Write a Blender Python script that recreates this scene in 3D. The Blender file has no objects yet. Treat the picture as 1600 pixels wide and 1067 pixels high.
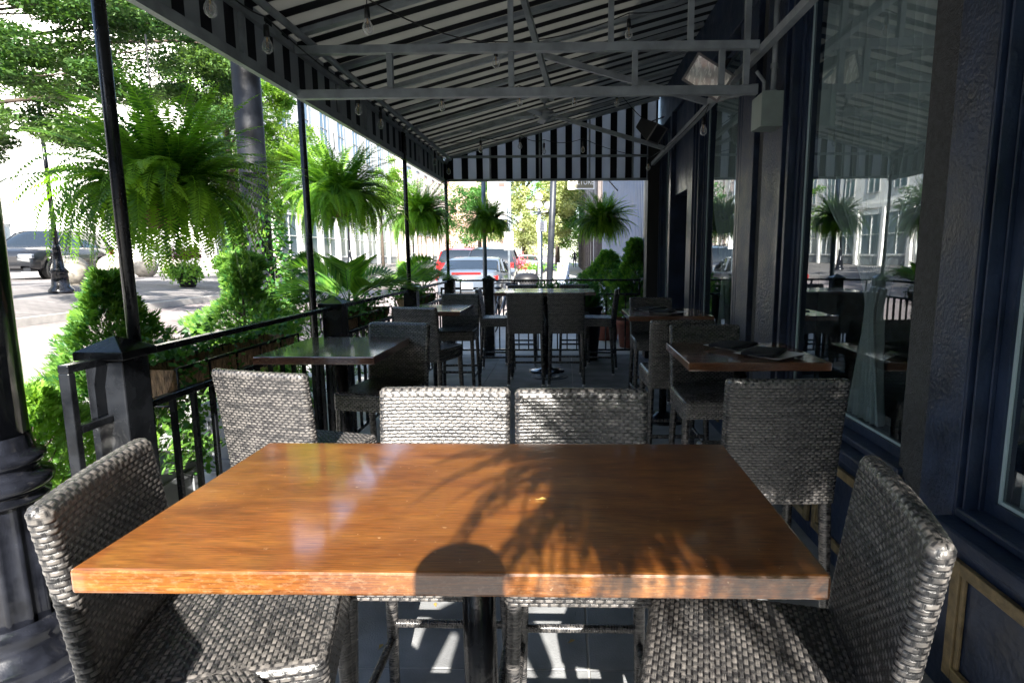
import bpy, math, random
import numpy as np
from mathutils import Vector, Matrix
PI = math.pi
rnd = random.Random(7)
rng = np.random.default_rng(7)
scene = bpy.context.scene
COL = scene.collection

# ------------------------------------------------------------------ camera, sky, sun, exposure
F, CX, CY, CAMH = 925.0, 862.0, 533.0, 1.6
pitch = math.atan((533 - 397.5) / F); yaw = math.atan(22 / F); roll = math.radians(0.25)
fwd = Vector((-math.sin(yaw) * math.cos(pitch), math.cos(yaw) * math.cos(pitch), -math.sin(pitch)))
rgt = fwd.cross(Vector((0, 0, 1))).normalized(); up = rgt.cross(fwd)
RX = math.cos(roll) * rgt - math.sin(roll) * up
UX = math.cos(roll) * up + math.sin(roll) * rgt
cd = bpy.data.cameras.new('camera'); cam = bpy.data.objects.new('camera', cd); COL.objects.link(cam)
cam.matrix_world = Matrix(((RX.x, UX.x, -fwd.x, 0), (RX.y, UX.y, -fwd.y, 0), (RX.z, UX.z, -fwd.z, CAMH), (0, 0, 0, 1)))
cd.sensor_width = 36; cd.lens = F / 1600 * 36
cd.shift_x = (800 - CX) / 1600; cd.clip_start = 0.05; cd.clip_end = 1500
scene.camera = cam

SUN = Vector((0.13, -1.0, 0.575)).normalized()       # direction towards the sun
el = math.asin(SUN.z); az = math.atan2(SUN.x, SUN.y)
w = bpy.data.worlds.new('World'); scene.world = w; w.use_nodes = True
nt = w.node_tree; nt.nodes.clear()
sky = nt.nodes.new('ShaderNodeTexSky'); sky.sky_type = 'NISHITA'; sky.sun_disc = False
sky.sun_elevation = el; sky.sun_rotation = az; sky.dust_density = 1.2; sky.air_density = 1.0; sky.altitude = 100
bg = nt.nodes.new('ShaderNodeBackground'); bg.inputs[1].default_value = 0.095
wo = nt.nodes.new('ShaderNodeOutputWorld')
nt.links.new(sky.outputs[0], bg.inputs[0]); nt.links.new(bg.outputs[0], wo.inputs[0])
sd = bpy.data.lights.new('sun', 'SUN'); sd.energy = 4.4; sd.angle = math.radians(0.5); sd.color = (1, 0.95, 0.87)
so = bpy.data.objects.new('sun', sd); COL.objects.link(so); so.rotation_euler = SUN.to_track_quat('Z', 'Y').to_euler()
so.location = (2, -8, 12)
scene.view_settings.view_transform = 'Standard'; scene.view_settings.look = 'None'
scene.view_settings.gamma = 1; scene.view_settings.exposure = 2.45
scene.render.engine = 'CYCLES'
scene.cycles.max_bounces = 8; scene.cycles.transparent_max_bounces = 12

# ------------------------------------------------------------------ materials
MATS = {}
def mat(name, col=(.5, .5, .5), rough=.6, metal=0., spec=.5, var=0., vscale=6., bump=0., bscale=60., col2=None, coat=0., trans=0., det=4., streak=None, emis=0.):
    if name in MATS: return MATS[name]
    m = bpy.data.materials.new(name); m.use_nodes = True; MATS[name] = m
    n = m.node_tree; N = n.nodes; L = n.links; b = N['Principled BSDF']
    b.inputs['Base Color'].default_value = (*col, 1); b.inputs['Roughness'].default_value = rough
    b.inputs['Metallic'].default_value = metal; b.inputs['Specular IOR Level'].default_value = spec
    b.inputs['Coat Weight'].default_value = coat; b.inputs['Coat Roughness'].default_value = .06
    tc = N.new('ShaderNodeTexCoord'); src = tc.outputs['Object']
    if streak:
        mp = N.new('ShaderNodeMapping'); mp.inputs['Scale'].default_value = streak; L.new(src, mp.inputs[0]); src = mp.outputs[0]
    if var or col2:
        t = N.new('ShaderNodeTexNoise'); t.inputs['Scale'].default_value = vscale; t.inputs['Detail'].default_value = det; L.new(src, t.inputs['Vector'])
        mx = N.new('ShaderNodeMix'); mx.data_type = 'RGBA'
        c2 = col2 if col2 else tuple(min(1, c * (1 + var)) for c in col)
        c1 = col if col2 else tuple(c * (1 - var) for c in col)
        mx.inputs[6].default_value = (*c1, 1); mx.inputs[7].default_value = (*c2, 1)
        r = N.new('ShaderNodeMapRange'); r.inputs[1].default_value = .35; r.inputs[2].default_value = .65
        L.new(t.outputs[0], r.inputs[0]); L.new(r.outputs[0], mx.inputs[0]); L.new(mx.outputs[2], b.inputs['Base Color'])
        r2 = N.new('ShaderNodeMapRange'); r2.inputs[1].default_value = .3; r2.inputs[2].default_value = .7
        r2.inputs[3].default_value = max(.03, rough - .08); r2.inputs[4].default_value = min(1, rough + .1)
        L.new(t.outputs[0], r2.inputs[0]); L.new(r2.outputs[0], b.inputs['Roughness'])
    if bump:
        t2 = N.new('ShaderNodeTexNoise'); t2.inputs['Scale'].default_value = bscale; t2.inputs['Detail'].default_value = 3; L.new(src, t2.inputs['Vector'])
        bp = N.new('ShaderNodeBump'); bp.inputs['Strength'].default_value = bump; bp.inputs['Distance'].default_value = .01
        L.new(t2.outputs[0], bp.inputs['Height']); L.new(bp.outputs[0], b.inputs['Normal'])
    if emis:
        b.inputs['Emission Color'].default_value = (*col, 1); b.inputs['Emission Strength'].default_value = emis
    return m

def leafmat(name, dark, light, trans=.45, rough=.45):
    """two-sided leaf: diffuse/gloss + translucency, tone per leaf from attribute"""
    if name in MATS: return MATS[name]
    m = bpy.data.materials.new(name); m.use_nodes = True; MATS[name] = m
    N = m.node_tree.nodes; L = m.node_tree.links; b = N['Principled BSDF']; out = N['Material Output']
    at = N.new('ShaderNodeAttribute'); at.attribute_name = 'tone'
    mx = N.new('ShaderNodeMix'); mx.data_type = 'RGBA'; mx.inputs[6].default_value = (*dark, 1); mx.inputs[7].default_value = (*light, 1)
    L.new(at.outputs['Fac'], mx.inputs[0]); L.new(mx.outputs[2], b.inputs['Base Color'])
    b.inputs['Roughness'].default_value = rough; b.inputs['Specular IOR Level'].default_value = .35
    tr = N.new('ShaderNodeBsdfTranslucent'); g = N.new('ShaderNodeMix'); g.data_type = 'RGBA'; g.blend_type = 'MULTIPLY'; g.inputs[0].default_value = 1
    g.inputs[7].default_value = (1.9, 1.9, .7, 1); L.new(mx.outputs[2], g.inputs[6]); L.new(g.outputs[2], tr.inputs[0])
    ms = N.new('ShaderNodeMixShader'); ms.inputs[0].default_value = trans
    L.new(b.outputs[0], ms.inputs[1]); L.new(tr.outputs[0], ms.inputs[2]); L.new(ms.outputs[0], out.inputs[0])
    return m

def stripes(name, axis, c1, c2, period, duty, off=0., trans=0.):
    m = bpy.data.materials.new(name); m.use_nodes = True; MATS[name] = m
    N = m.node_tree.nodes; L = m.node_tree.links; b = N['Principled BSDF']; b.inputs['Roughness'].default_value = .8
    ge = N.new('ShaderNodeNewGeometry'); sp = N.new('ShaderNodeSeparateXYZ'); L.new(ge.outputs['Position'], sp.inputs[0])
    a = N.new('ShaderNodeMath'); a.operation = 'ADD'; a.inputs[1].default_value = 100 * period + off; L.new(sp.outputs[axis], a.inputs[0])
    d = N.new('ShaderNodeMath'); d.operation = 'DIVIDE'; d.inputs[1].default_value = period; L.new(a.outputs[0], d.inputs[0])
    f = N.new('ShaderNodeMath'); f.operation = 'FRACT'; L.new(d.outputs[0], f.inputs[0])
    g = N.new('ShaderNodeMath'); g.operation = 'GREATER_THAN'; g.inputs[1].default_value = duty; L.new(f.outputs[0], g.inputs[0])
    no = N.new('ShaderNodeTexNoise'); no.inputs['Scale'].default_value = 3; no.inputs['Detail'].default_value = 5; L.new(ge.outputs['Position'], no.inputs['Vector'])
    m0 = N.new('ShaderNodeMix'); m0.data_type = 'RGBA'; m0.inputs[6].default_value = (*[c * .7 for c in c2], 1); m0.inputs[7].default_value = (*c2, 1); L.new(no.outputs[0], m0.inputs[0])
    mx = N.new('ShaderNodeMix'); mx.data_type = 'RGBA'; mx.inputs[6].default_value = (*c1, 1); L.new(m0.outputs[2], mx.inputs[7])
    L.new(g.outputs[0], mx.inputs[0]); L.new(mx.outputs[2], b.inputs['Base Color'])
    nb = N.new('ShaderNodeTexNoise'); nb.inputs['Scale'].default_value = 2.2; nb.inputs['Detail'].default_value = 2; L.new(ge.outputs['Position'], nb.inputs['Vector']); bq = N.new('ShaderNodeBump'); bq.inputs['Strength'].default_value = .6; bq.inputs['Distance'].default_value = .06; L.new(nb.outputs[0], bq.inputs['Height']); L.new(bq.outputs[0], b.inputs['Normal'])
    if trans:
        tr = N.new('ShaderNodeBsdfTranslucent'); L.new(mx.outputs[2], tr.inputs[0]); ms = N.new('ShaderNodeMixShader'); ms.inputs[0].default_value = trans
        L.new(b.outputs[0], ms.inputs[1]); L.new(tr.outputs[0], ms.inputs[2]); L.new(ms.outputs[0], N['Material Output'].inputs[0])
    return m

BLACK = mat('black_enamel', (.007, .008, .010), .24, var=.5, vscale=9, bump=.12, bscale=45, spec=.38)
BLACKP = mat('black_cast_paint', (.008, .009, .013), .15, var=.5, vscale=12, bump=.10, bscale=30, spec=.5)
BLACKM = mat('black_plastic', (.012, .012, .014), .5)
NAVY = mat('navy_paint', (.015, .026, .056), .38, var=.35, vscale=5, bump=.35, bscale=28)
NAVYR = mat('navy_rough_paint', (.018, .030, .062), .42, var=.35, vscale=8, bump=.6, bscale=60, det=8)
STONE = mat('grey_stone', (.055, .058, .062), .8, var=.3, vscale=40, bump=1.0, bscale=130)
GOLD = mat('ochre_trim', (.19, .14, .07), .5, var=.3, vscale=20, bump=.3)
STEEL = mat('grey_painted_steel', (.27, .295, .315), .45, var=.22, vscale=7, bump=.15, bscale=40)
GALV = mat('galvanised_pole', (.22, .26, .30), .4, metal=.5, var=.2, vscale=12)
SILV = mat('silver_cap', (.6, .6, .6), .3, metal=.8)
CONC = mat('patio_concrete', (.19, .195, .20), .75, var=.35, vscale=3, bump=.3, bscale=140, det=10)
WALKM = mat('walk_concrete', (.42, .40, .37), .85, var=.14, vscale=2, bump=.2, bscale=80, det=8)
KERBM = mat('kerb_stone', (.45, .43, .40), .8, var=.15, vscale=5, bump=.2)
COIR = mat('coir_fibre', (.30, .19, .11), .95, var=.6, vscale=60, bump=1, bscale=160, streak=(1, 1, .25))
TERRA = mat('terracotta', (.25, .075, .045), .7, var=.2)
GREYBOX = mat('grey_planter', (.16, .17, .18), .6, var=.15)
EBOX = mat('pale_green_box', (.27, .32, .29), .5, var=.12)
WHITEW = mat('white_stucco', (.80, .78, .74), .8, var=.06, vscale=1)
BRICKW = mat('red_brick_far', (.50, .33, .27), .8, var=.25, vscale=8)
PLATE = mat('white_plate', (.75, .76, .78), .25)
NAPK = mat('black_napkin', (.010, .011, .016), .85, var=.3, vscale=40, bump=.4, bscale=200)
SPHERE = mat('bollard_concrete', (.34, .31, .26), .75, var=.3, vscale=6, bump=.2, bscale=50)
TYRE = mat('tyre_rubber', (.012, .012, .012), .8)
ALLOY = mat('alloy_rim', (.45, .46, .48), .3, metal=.7)
CGLASS = mat('car_glass', (.015, .02, .025), .06, spec=1)
WHITEM = mat('white_sign', (.82, .82, .80), .5)
GLOBE = mat('frosted_globe', (.6, .59, .56), .35)
BARK = mat('bark', (.06, .045, .035), .9, var=.4, vscale=14, bump=.8, bscale=30, streak=(1, 1, .25))
SKIN = mat('skin', (.5, .3, .22), .5); CLOTH = mat('dark_cloth', (.03, .035, .05), .9)
CORD = mat('black_cord', (.01, .01, .01), .5)
REDL = mat('red_lamp', (.45, .01, .01), .2, coat=.6)
HLAMP = mat('headlamp', (.22, .24, .26), .12, coat=1)
AWR = stripes('awning_canvas', 1, (.016, .016, .020), (.46, .46, .43), .225, .42, trans=.36)
AWL = stripes('valance_canvas', 1, (.012, .012, .016), (.40, .42, .43), .225, .44, trans=.2)
AWG = stripes('gable_canvas', 0, (.010, .010, .014), (.72, .74, .76), .225, .44, trans=.6)

BULBM = bpy.data.materials.new('clear_bulb'); BULBM.use_nodes = True; N = BULBM.node_tree.nodes; L = BULBM.node_tree.links; bb = N['Principled BSDF']; bb.inputs['Base Color'].default_value = (.9, .9, .88, 1); bb.inputs['Roughness'].default_value = .08; bb.inputs['Specular IOR Level'].default_value = 1.
bt = N.new('ShaderNodeBsdfTransparent'); bm_ = N.new('ShaderNodeMixShader'); bl_ = N.new('ShaderNodeLayerWeight'); bl_.inputs[0].default_value = .35; br_ = N.new('ShaderNodeMapRange'); br_.inputs[3].default_value = .12; br_.inputs[4].default_value = .95
L.new(bl_.outputs['Facing'], br_.inputs[0]); L.new(br_.outputs[0], bm_.inputs[0]); L.new(bt.outputs[0], bm_.inputs[1]); L.new(bb.outputs[0], bm_.inputs[2]); L.new(bm_.outputs[0], N['Material Output'].inputs[0])
def wood(name, c1, c2, c3, coat):
    m = bpy.data.materials.new(name); m.use_nodes = True; MATS[name] = m
    N = m.node_tree.nodes; L = m.node_tree.links; b = N['Principled BSDF']
    tc = N.new('ShaderNodeTexCoord'); mp = N.new('ShaderNodeMapping'); mp.inputs['Scale'].default_value = (1.5, 6.5, 6.5); L.new(tc.outputs['Object'], mp.inputs[0])
    n1 = N.new('ShaderNodeTexNoise'); n1.inputs['Scale'].default_value = 2.2; n1.inputs['Detail'].default_value = 12; n1.inputs['Roughness'].default_value = .72; n1.inputs['Distortion'].default_value = .9; L.new(mp.outputs[0], n1.inputs['Vector'])
    cr = N.new('ShaderNodeValToRGB'); L.new(n1.outputs[0], cr.inputs[0]); e = cr.color_ramp.elements
    e[0].position = .28; e[0].color = (*c1, 1); e[1].position = .75; e[1].color = (*c3, 1); k = e.new(.45); k.color = (*c2, 1)
    # fine pore lines
    mp2 = N.new('ShaderNodeMapping'); mp2.inputs['Scale'].default_value = (16, 380, 380); L.new(tc.outputs['Object'], mp2.inputs[0])
    n2 = N.new('ShaderNodeTexNoise'); n2.inputs['Scale'].default_value = 1.; n2.inputs['Detail'].default_value = 4; L.new(mp2.outputs[0], n2.inputs['Vector'])
    r = N.new('ShaderNodeMapRange'); r.inputs[1].default_value = .38; r.inputs[2].default_value = .58; r.inputs[3].default_value = .58; r.inputs[4].default_value = 1.1; L.new(n2.outputs[0], r.inputs[0])
    mu = N.new('ShaderNodeMix'); mu.data_type = 'RGBA'; mu.blend_type = 'MULTIPLY'; mu.inputs[0].default_value = 1; L.new(cr.outputs[0], mu.inputs[6]); L.new(r.outputs[0], mu.inputs[7])
    # broad patches of worn, paler varnish
    n5 = N.new('ShaderNodeTexNoise'); n5.inputs['Scale'].default_value = 2.6; n5.inputs['Detail'].default_value = 3; L.new(tc.outputs['Object'], n5.inputs['Vector'])
    r5 = N.new('ShaderNodeMapRange'); r5.inputs[1].default_value = .4; r5.inputs[2].default_value = .7; r5.inputs[3].default_value = .82; r5.inputs[4].default_value = 1.2; L.new(n5.outputs[0], r5.inputs[0])
    mu2 = N.new('ShaderNodeMix'); mu2.data_type = 'RGBA'; mu2.blend_type = 'MULTIPLY'; mu2.inputs[0].default_value = 1; L.new(mu.outputs[2], mu2.inputs[6]); L.new(r5.outputs[0], mu2.inputs[7])
    # small pale nicks in the varnish
    n7 = N.new('ShaderNodeTexNoise'); n7.inputs['Scale'].default_value = 70; n7.inputs['Detail'].default_value = 5; L.new(tc.outputs['Object'], n7.inputs['Vector'])
    r7 = N.new('ShaderNodeMapRange'); r7.inputs[1].default_value = .70; r7.inputs[2].default_value = .76; r7.inputs[4].default_value = .55; L.new(n7.outputs[0], r7.inputs[0])
    mp8 = N.new('ShaderNodeMapping'); mp8.inputs['Rotation'].default_value = (0, 0, .5); mp8.inputs['Scale'].default_value = (3, 130, 1); L.new(tc.outputs['Object'], mp8.inputs[0])
    n8 = N.new('ShaderNodeTexNoise'); n8.inputs['Scale'].default_value = 1; n8.inputs['Detail'].default_value = 2; L.new(mp8.outputs[0], n8.inputs['Vector'])
    r8 = N.new('ShaderNodeMapRange'); r8.inputs[1].default_value = .73; r8.inputs[2].default_value = .78; r8.inputs[4].default_value = .35; L.new(n8.outputs[0], r8.inputs[0])
    ad7 = N.new('ShaderNodeMath'); ad7.operation = 'MAXIMUM'; L.new(r7.outputs[0], ad7.inputs[0]); L.new(r8.outputs[0], ad7.inputs[1])
    m7 = N.new('ShaderNodeMix'); m7.data_type = 'RGBA'; L.new(ad7.outputs[0], m7.inputs[0]); L.new(mu2.outputs[2], m7.inputs[6]); m7.inputs[7].default_value = (.5, .34, .2, 1); mu2 = m7
    # chips of bare pale wood on the vertical edges
    ge = N.new('ShaderNodeNewGeometry'); sp = N.new('ShaderNodeSeparateXYZ'); L.new(ge.outputs['Normal'], sp.inputs[0])
    ab = N.new('ShaderNodeMath'); ab.operation = 'LESS_THAN'; ab.inputs[1].default_value = .6; L.new(sp.outputs[2], ab.inputs[0])
    mp3 = N.new('ShaderNodeMapping'); mp3.inputs['Scale'].default_value = (55, 55, 110); L.new(tc.outputs['Object'], mp3.inputs[0])
    n3 = N.new('ShaderNodeTexNoise'); n3.inputs['Scale'].default_value = 1.; n3.inputs['Detail'].default_value = 8; n3.inputs['Roughness'].default_value = .75; L.new(mp3.outputs[0], n3.inputs['Vector'])
    r3 = N.new('ShaderNodeMapRange'); r3.inputs[1].default_value = .50; r3.inputs[2].default_value = .64; r3.inputs[4].default_value = .22; L.new(n3.outputs[0], r3.inputs[0])
    mm = N.new('ShaderNodeMath'); mm.operation = 'MULTIPLY'; L.new(r3.outputs[0], mm.inputs[0]); L.new(ab.outputs[0], mm.inputs[1])
    m4 = N.new('ShaderNodeMix'); m4.data_type = 'RGBA'; L.new(mm.outputs[0], m4.inputs[0]); L.new(mu2.outputs[2], m4.inputs[6]); m4.inputs[7].default_value = (.42, .28, .17, 1)
    L.new(m4.outputs[2], b.inputs['Base Color'])
    b.inputs['Roughness'].default_value = .42; b.inputs['Coat Weight'].default_value = coat; b.inputs['Coat IOR'].default_value = 1.8
    n6 = N.new('ShaderNodeTexNoise'); n6.inputs['Scale'].default_value = 5; n6.inputs['Detail'].default_value = 6; L.new(tc.outputs['Object'], n6.inputs['Vector'])
    r6 = N.new('ShaderNodeMapRange'); r6.inputs[3].default_value = .03; r6.inputs[4].default_value = .16; L.new(n6.outputs[0], r6.inputs[0]); L.new(r6.outputs[0], b.inputs['Coat Roughness'])
    bp = N.new('ShaderNodeBump'); bp.inputs['Strength'].default_value = .12; bp.inputs['Distance'].default_value = .004; L.new(n2.outputs[0], bp.inputs['Height']); L.new(bp.outputs[0], b.inputs['Normal'])
    return m
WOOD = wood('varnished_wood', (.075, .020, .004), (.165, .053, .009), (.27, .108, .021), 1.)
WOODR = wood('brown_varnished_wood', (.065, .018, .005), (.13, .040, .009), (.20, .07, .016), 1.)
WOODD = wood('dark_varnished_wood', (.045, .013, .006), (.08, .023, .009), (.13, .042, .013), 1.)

def wicker_mat():
    m = bpy.data.materials.new('wicker_strand'); m.use_nodes = True; MATS['wicker'] = m
    N = m.node_tree.nodes; L = m.node_tree.links; b = N['Principled BSDF']
    at = N.new('ShaderNodeAttribute'); at.attribute_name = 'tone'
    uv = N.new('ShaderNodeAttribute'); uv.attribute_name = 'strand'        # (along, across, id)
    mp = N.new('ShaderNodeMapping'); mp.inputs['Scale'].default_value = (14, 900, 40); L.new(uv.outputs['Vector'], mp.inputs[0])
    n = N.new('ShaderNodeTexNoise'); n.inputs['Scale'].default_value = 1; n.inputs['Detail'].default_value = 3; L.new(mp.outputs[0], n.inputs['Vector'])
    a = N.new('ShaderNodeMath'); a.operation = 'ADD'; L.new(n.outputs[0], a.inputs[0]); L.new(at.outputs['Fac'], a.inputs[1])
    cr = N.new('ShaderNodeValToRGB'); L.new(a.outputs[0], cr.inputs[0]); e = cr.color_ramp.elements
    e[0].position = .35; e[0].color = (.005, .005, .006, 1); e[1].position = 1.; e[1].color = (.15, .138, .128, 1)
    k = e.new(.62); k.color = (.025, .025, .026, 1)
    L.new(cr.outputs[0], b.inputs['Base Color']); b.inputs['Roughness'].default_value = .27; b.inputs['Specular IOR Level'].default_value = .8
    bp = N.new('ShaderNodeBump'); bp.inputs['Strength'].default_value = .4; bp.inputs['Distance'].default_value = .001; L.new(n.outputs[0], bp.inputs['Height']); L.new(bp.outputs[0], b.inputs['Normal'])
    return m
WICK = wicker_mat()

def brick_mat(name, c1, c2, mortar, scale, bw=.5, rh=.25):
    m = bpy.data.materials.new(name); m.use_nodes = True; MATS[name] = m
    N = m.node_tree.nodes; L = m.node_tree.links; b = N['Principled BSDF']
    tc = N.new('ShaderNodeTexCoord'); t = N.new('ShaderNodeTexBrick'); t.inputs['Scale'].default_value = scale
    t.inputs['Color1'].default_value = (*c1, 1); t.inputs['Color2'].default_value = (*c2, 1); t.inputs['Mortar'].default_value = (*mortar, 1)
    t.inputs['Mortar Size'].default_value = .015; t.inputs['Brick Width'].default_value = bw; t.inputs['Row Height'].default_value = rh
    L.new(tc.outputs['Object'], t.inputs['Vector'])
    n = N.new('ShaderNodeTexNoise'); n.inputs['Scale'].default_value = .7; n.inputs['Detail'].default_value = 8; L.new(tc.outputs['Object'], n.inputs['Vector'])
    r = N.new('ShaderNodeMapRange'); r.inputs[1].default_value = .3; r.inputs[2].default_value = .7; r.inputs[3].default_value = .65; r.inputs[4].default_value = 1.25; L.new(n.outputs[0], r.inputs[0])
    mu = N.new('ShaderNodeMix'); mu.data_type = 'RGBA'; mu.blend_type = 'MULTIPLY'; mu.inputs[0].default_value = 1; L.new(t.outputs[0], mu.inputs[6]); L.new(r.outputs[0], mu.inputs[7])
    L.new(mu.outputs[2], b.inputs['Base Color']); b.inputs['Roughness'].default_value = .85
    bp = N.new('ShaderNodeBump'); bp.inputs['Strength'].default_value = .5; bp.inputs['Distance'].default_value = .01; L.new(t.outputs[1], bp.inputs['Height']); bp.invert = True; L.new(bp.outputs[0], b.inputs['Normal'])
    return m
STREETM = brick_mat('street_brick', (.25, .205, .20), (.34, .29, .285), (.17, .155, .15), 2.2)
PLAZAM = brick_mat('plaza_brick', (.17, .155, .15), (.24, .22, .215), (.11, .11, .11), 2.2)

def glassmat(name, tint, refl):
    m = bpy.data.materials.new(name); m.use_nodes = True; MATS[name] = m
    N = m.node_tree.nodes; L = m.node_tree.links; out = N['Material Output']; N.remove(N['Principled BSDF'])
    t = N.new('ShaderNodeBsdfTransparent'); t.inputs[0].default_value = (*tint, 1)
    g = N.new('ShaderNodeBsdfGlossy'); g.inputs['Roughness'].default_value = .01; g.inputs[0].default_value = (.92, .98, 1, 1)
    no = N.new('ShaderNodeTexNoise'); no.inputs['Scale'].default_value = 1.3; bp = N.new('ShaderNodeBump'); bp.inputs['Strength'].default_value = .05; bp.inputs['Distance'].default_value = .02
    tc = N.new('ShaderNodeTexCoord'); L.new(tc.outputs['Object'], no.inputs['Vector']); L.new(no.outputs[0], bp.inputs['Height']); L.new(bp.outputs[0], g.inputs['Normal'])
    f = N.new('ShaderNodeFresnel'); f.inputs[0].default_value = refl
    gb = N.new('ShaderNodeNewGeometry'); fb = N.new('ShaderNodeMath'); fb.operation = 'SUBTRACT'; fb.inputs[0].default_value = 1; L.new(gb.outputs['Backfacing'], fb.inputs[1])
    fm = N.new('ShaderNodeMath'); fm.operation = 'MULTIPLY'; L.new(f.outputs[0], fm.inputs[0]); L.new(fb.outputs[0], fm.inputs[1])
    ms = N.new('ShaderNodeMixShader'); L.new(fm.outputs[0], ms.inputs[0]); L.new(t.outputs[0], ms.inputs[1]); L.new(g.outputs[0], ms.inputs[2]); L.new(ms.outputs[0], out.inputs[0])
    return m
PANE = glassmat('window_glass', (.88, .93, .93), 3.0)
BULBG = glassmat('bulb_glass', (.9, .92, .93), 2.2)

# ------------------------------------------------------------------ helpers
def link(o, parent=None):
    COL.objects.link(o)
    if parent is not None: o.parent = parent
    return o
def tag(o, label=None, cat=None, group=None, kind=None):
    if label: o['label'] = label
    if cat: o['category'] = cat
    if group: o['group'] = group
    if kind: o['kind'] = kind
    return o
def thing(name, label, cat, loc=(0, 0, 0), rz=0, group=None):
    o = bpy.data.objects.new(name, None); o.empty_display_size = .1; o.location = loc; o.rotation_euler = (0, 0, rz); link(o)
    return tag(o, label, cat, group)
class MB:
    def __init__(s): s.v = []; s.f = []; s.sm = []
    def add(s, vs, fs, smooth=False):
        b = len(s.v); s.v += [tuple(p) for p in vs]; s.f += [tuple(i + b for i in f) for f in fs]; s.sm += [smooth] * len(fs); return s
    def box(s, x0, x1, y0, y1, z0, z1):
        return s.add([(x0, y0, z0), (x1, y0, z0), (x1, y1, z0), (x0, y1, z0), (x0, y0, z1), (x1, y0, z1), (x1, y1, z1), (x0, y1, z1)],
                     [(0, 3, 2, 1), (4, 5, 6, 7), (0, 1, 5, 4), (1, 2, 6, 5), (2, 3, 7, 6), (3, 0, 4, 7)])
    def cbox(s, c, d, rot=None):
        M = rot or Matrix.Identity(3); c = Vector(c); vs = []
        for z in (-1, 1):
            for x, y in ((-1, -1), (1, -1), (1, 1), (-1, 1)): vs.append(c + M @ Vector((x * d[0] / 2, y * d[1] / 2, z * d[2] / 2)))
        return s.add(vs, [(0, 3, 2, 1), (4, 5, 6, 7), (0, 1, 5, 4), (1, 2, 6, 5), (2, 3, 7, 6), (3, 0, 4, 7)])
    def bar(s, p, q, wd, h, upv=(0, 0, 1)):
        p = Vector(p); q = Vector(q); d = (q - p).normalized(); x = d.cross(Vector(upv)).normalized(); z = x.cross(d)
        vs = [e + x * a * wd / 2 + z * b * h / 2 for e in (p, q) for a, b in ((-1, -1), (1, -1), (1, 1), (-1, 1))]
        return s.add(vs, [(0, 1, 2, 3), (7, 6, 5, 4), (0, 4, 5, 1), (1, 5, 6, 2), (2, 6, 7, 3), (3, 7, 4, 0)])
    def tube(s, pts, r, seg=10, cap=True):
        pts = [Vector(p) for p in pts]; n = len(pts); rs = r if isinstance(r, (list, tuple)) else [r] * n; vs = []; ref = None
        for i, p in enumerate(pts):
            d = (pts[min(i + 1, n - 1)] - pts[max(i - 1, 0)]).normalized()
            if ref is None: ref = Vector((0, 0, 1)) if abs(d.z) < .9 else Vector((1, 0, 0))
            x = d.cross(ref).normalized(); y = d.cross(x); ref = x.cross(d)
            for k in range(seg):
                a = 2 * PI * k / seg; vs.append(p + (x * math.cos(a) + y * math.sin(a)) * rs[i])
        fs = [(i * seg + k, i * seg + (k + 1) % seg, (i + 1) * seg + (k + 1) % seg, (i + 1) * seg + k) for i in range(n - 1) for k in range(seg)]
        s.add(vs, fs, True)
        if cap and n > 1:
            b = len(s.v) - len(vs); s.f += [tuple(b + k for k in range(seg))[::-1], tuple(b + (n - 1) * seg + k for k in range(seg))]; s.sm += [False, False]
        return s
    def lathe(s, prof, c=(0, 0, 0), seg=24, flute=0, smooth=True):
        vs = []
        for r, z in prof:
            for k in range(seg):
                a = 2 * PI * k / seg; vs.append((c[0] + r * math.cos(a), c[1] + r * math.sin(a), c[2] + z))
        n = len(prof)
        return s.add(vs, [(i * seg + k, i * seg + (k + 1) % seg, (i + 1) * seg + (k + 1) % seg, (i + 1) * seg + k) for i in range(n - 1) for k in range(seg)], smooth)
    def sphere(s, c, r, seg=16, sx=1, sy=1, sz=1):
        prof = []; n = seg // 2; vs = []
        for i in range(n + 1):
            t = PI * i / n
            for k in range(seg):
                a = 2 * PI * k / seg; vs.append((c[0] + r * sx * math.sin(t) * math.cos(a), c[1] + r * sy * math.sin(t) * math.sin(a), c[2] + r * sz * math.cos(t)))
        return s.add(vs, [(i * seg + k, (i + 1) * seg + k, (i + 1) * seg + (k + 1) % seg, i * seg + (k + 1) % seg) for i in range(n) for k in range(seg)], True)
    def prism(s, poly, axis, a0, a1):
        """poly list of 2-D points, extruded along axis 0/1/2"""
        def P(u, v, a): return [(a, u, v), (u, a, v), (u, v, a)][axis]
        n = len(poly); vs = [P(u, v, a0) for u, v in poly] + [P(u, v, a1) for u, v in poly]
        return s.add(vs, [tuple(range(n))[::-1], tuple(range(n, 2 * n))] + [(i, (i + 1) % n, n + (i + 1) % n, n + i) for i in range(n)])
    def build(s, name, m, parent=None, bevel=0., world=True, smooth=None):
        off = Vector((0, 0, 0))
        if parent is not None and world:
            p = parent
            while p is not None:
                off += p.location; p = p.parent
        me = bpy.data.meshes.new(name); me.from_pydata([(a - off.x, b - off.y, c - off.z) for a, b, c in s.v], [], s.f)
        me.polygons.foreach_set('use_smooth', [bool(k) if smooth is None else smooth for k in s.sm]); me.materials.append(m); me.update()
        o = bpy.data.objects.new(name, me); link(o, parent)
        if bevel:
            bv = o.modifiers.new('bevel', 'BEVEL'); bv.width = bevel; bv.segments = 2; bv.limit_method = 'ANGLE'
        return o
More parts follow.
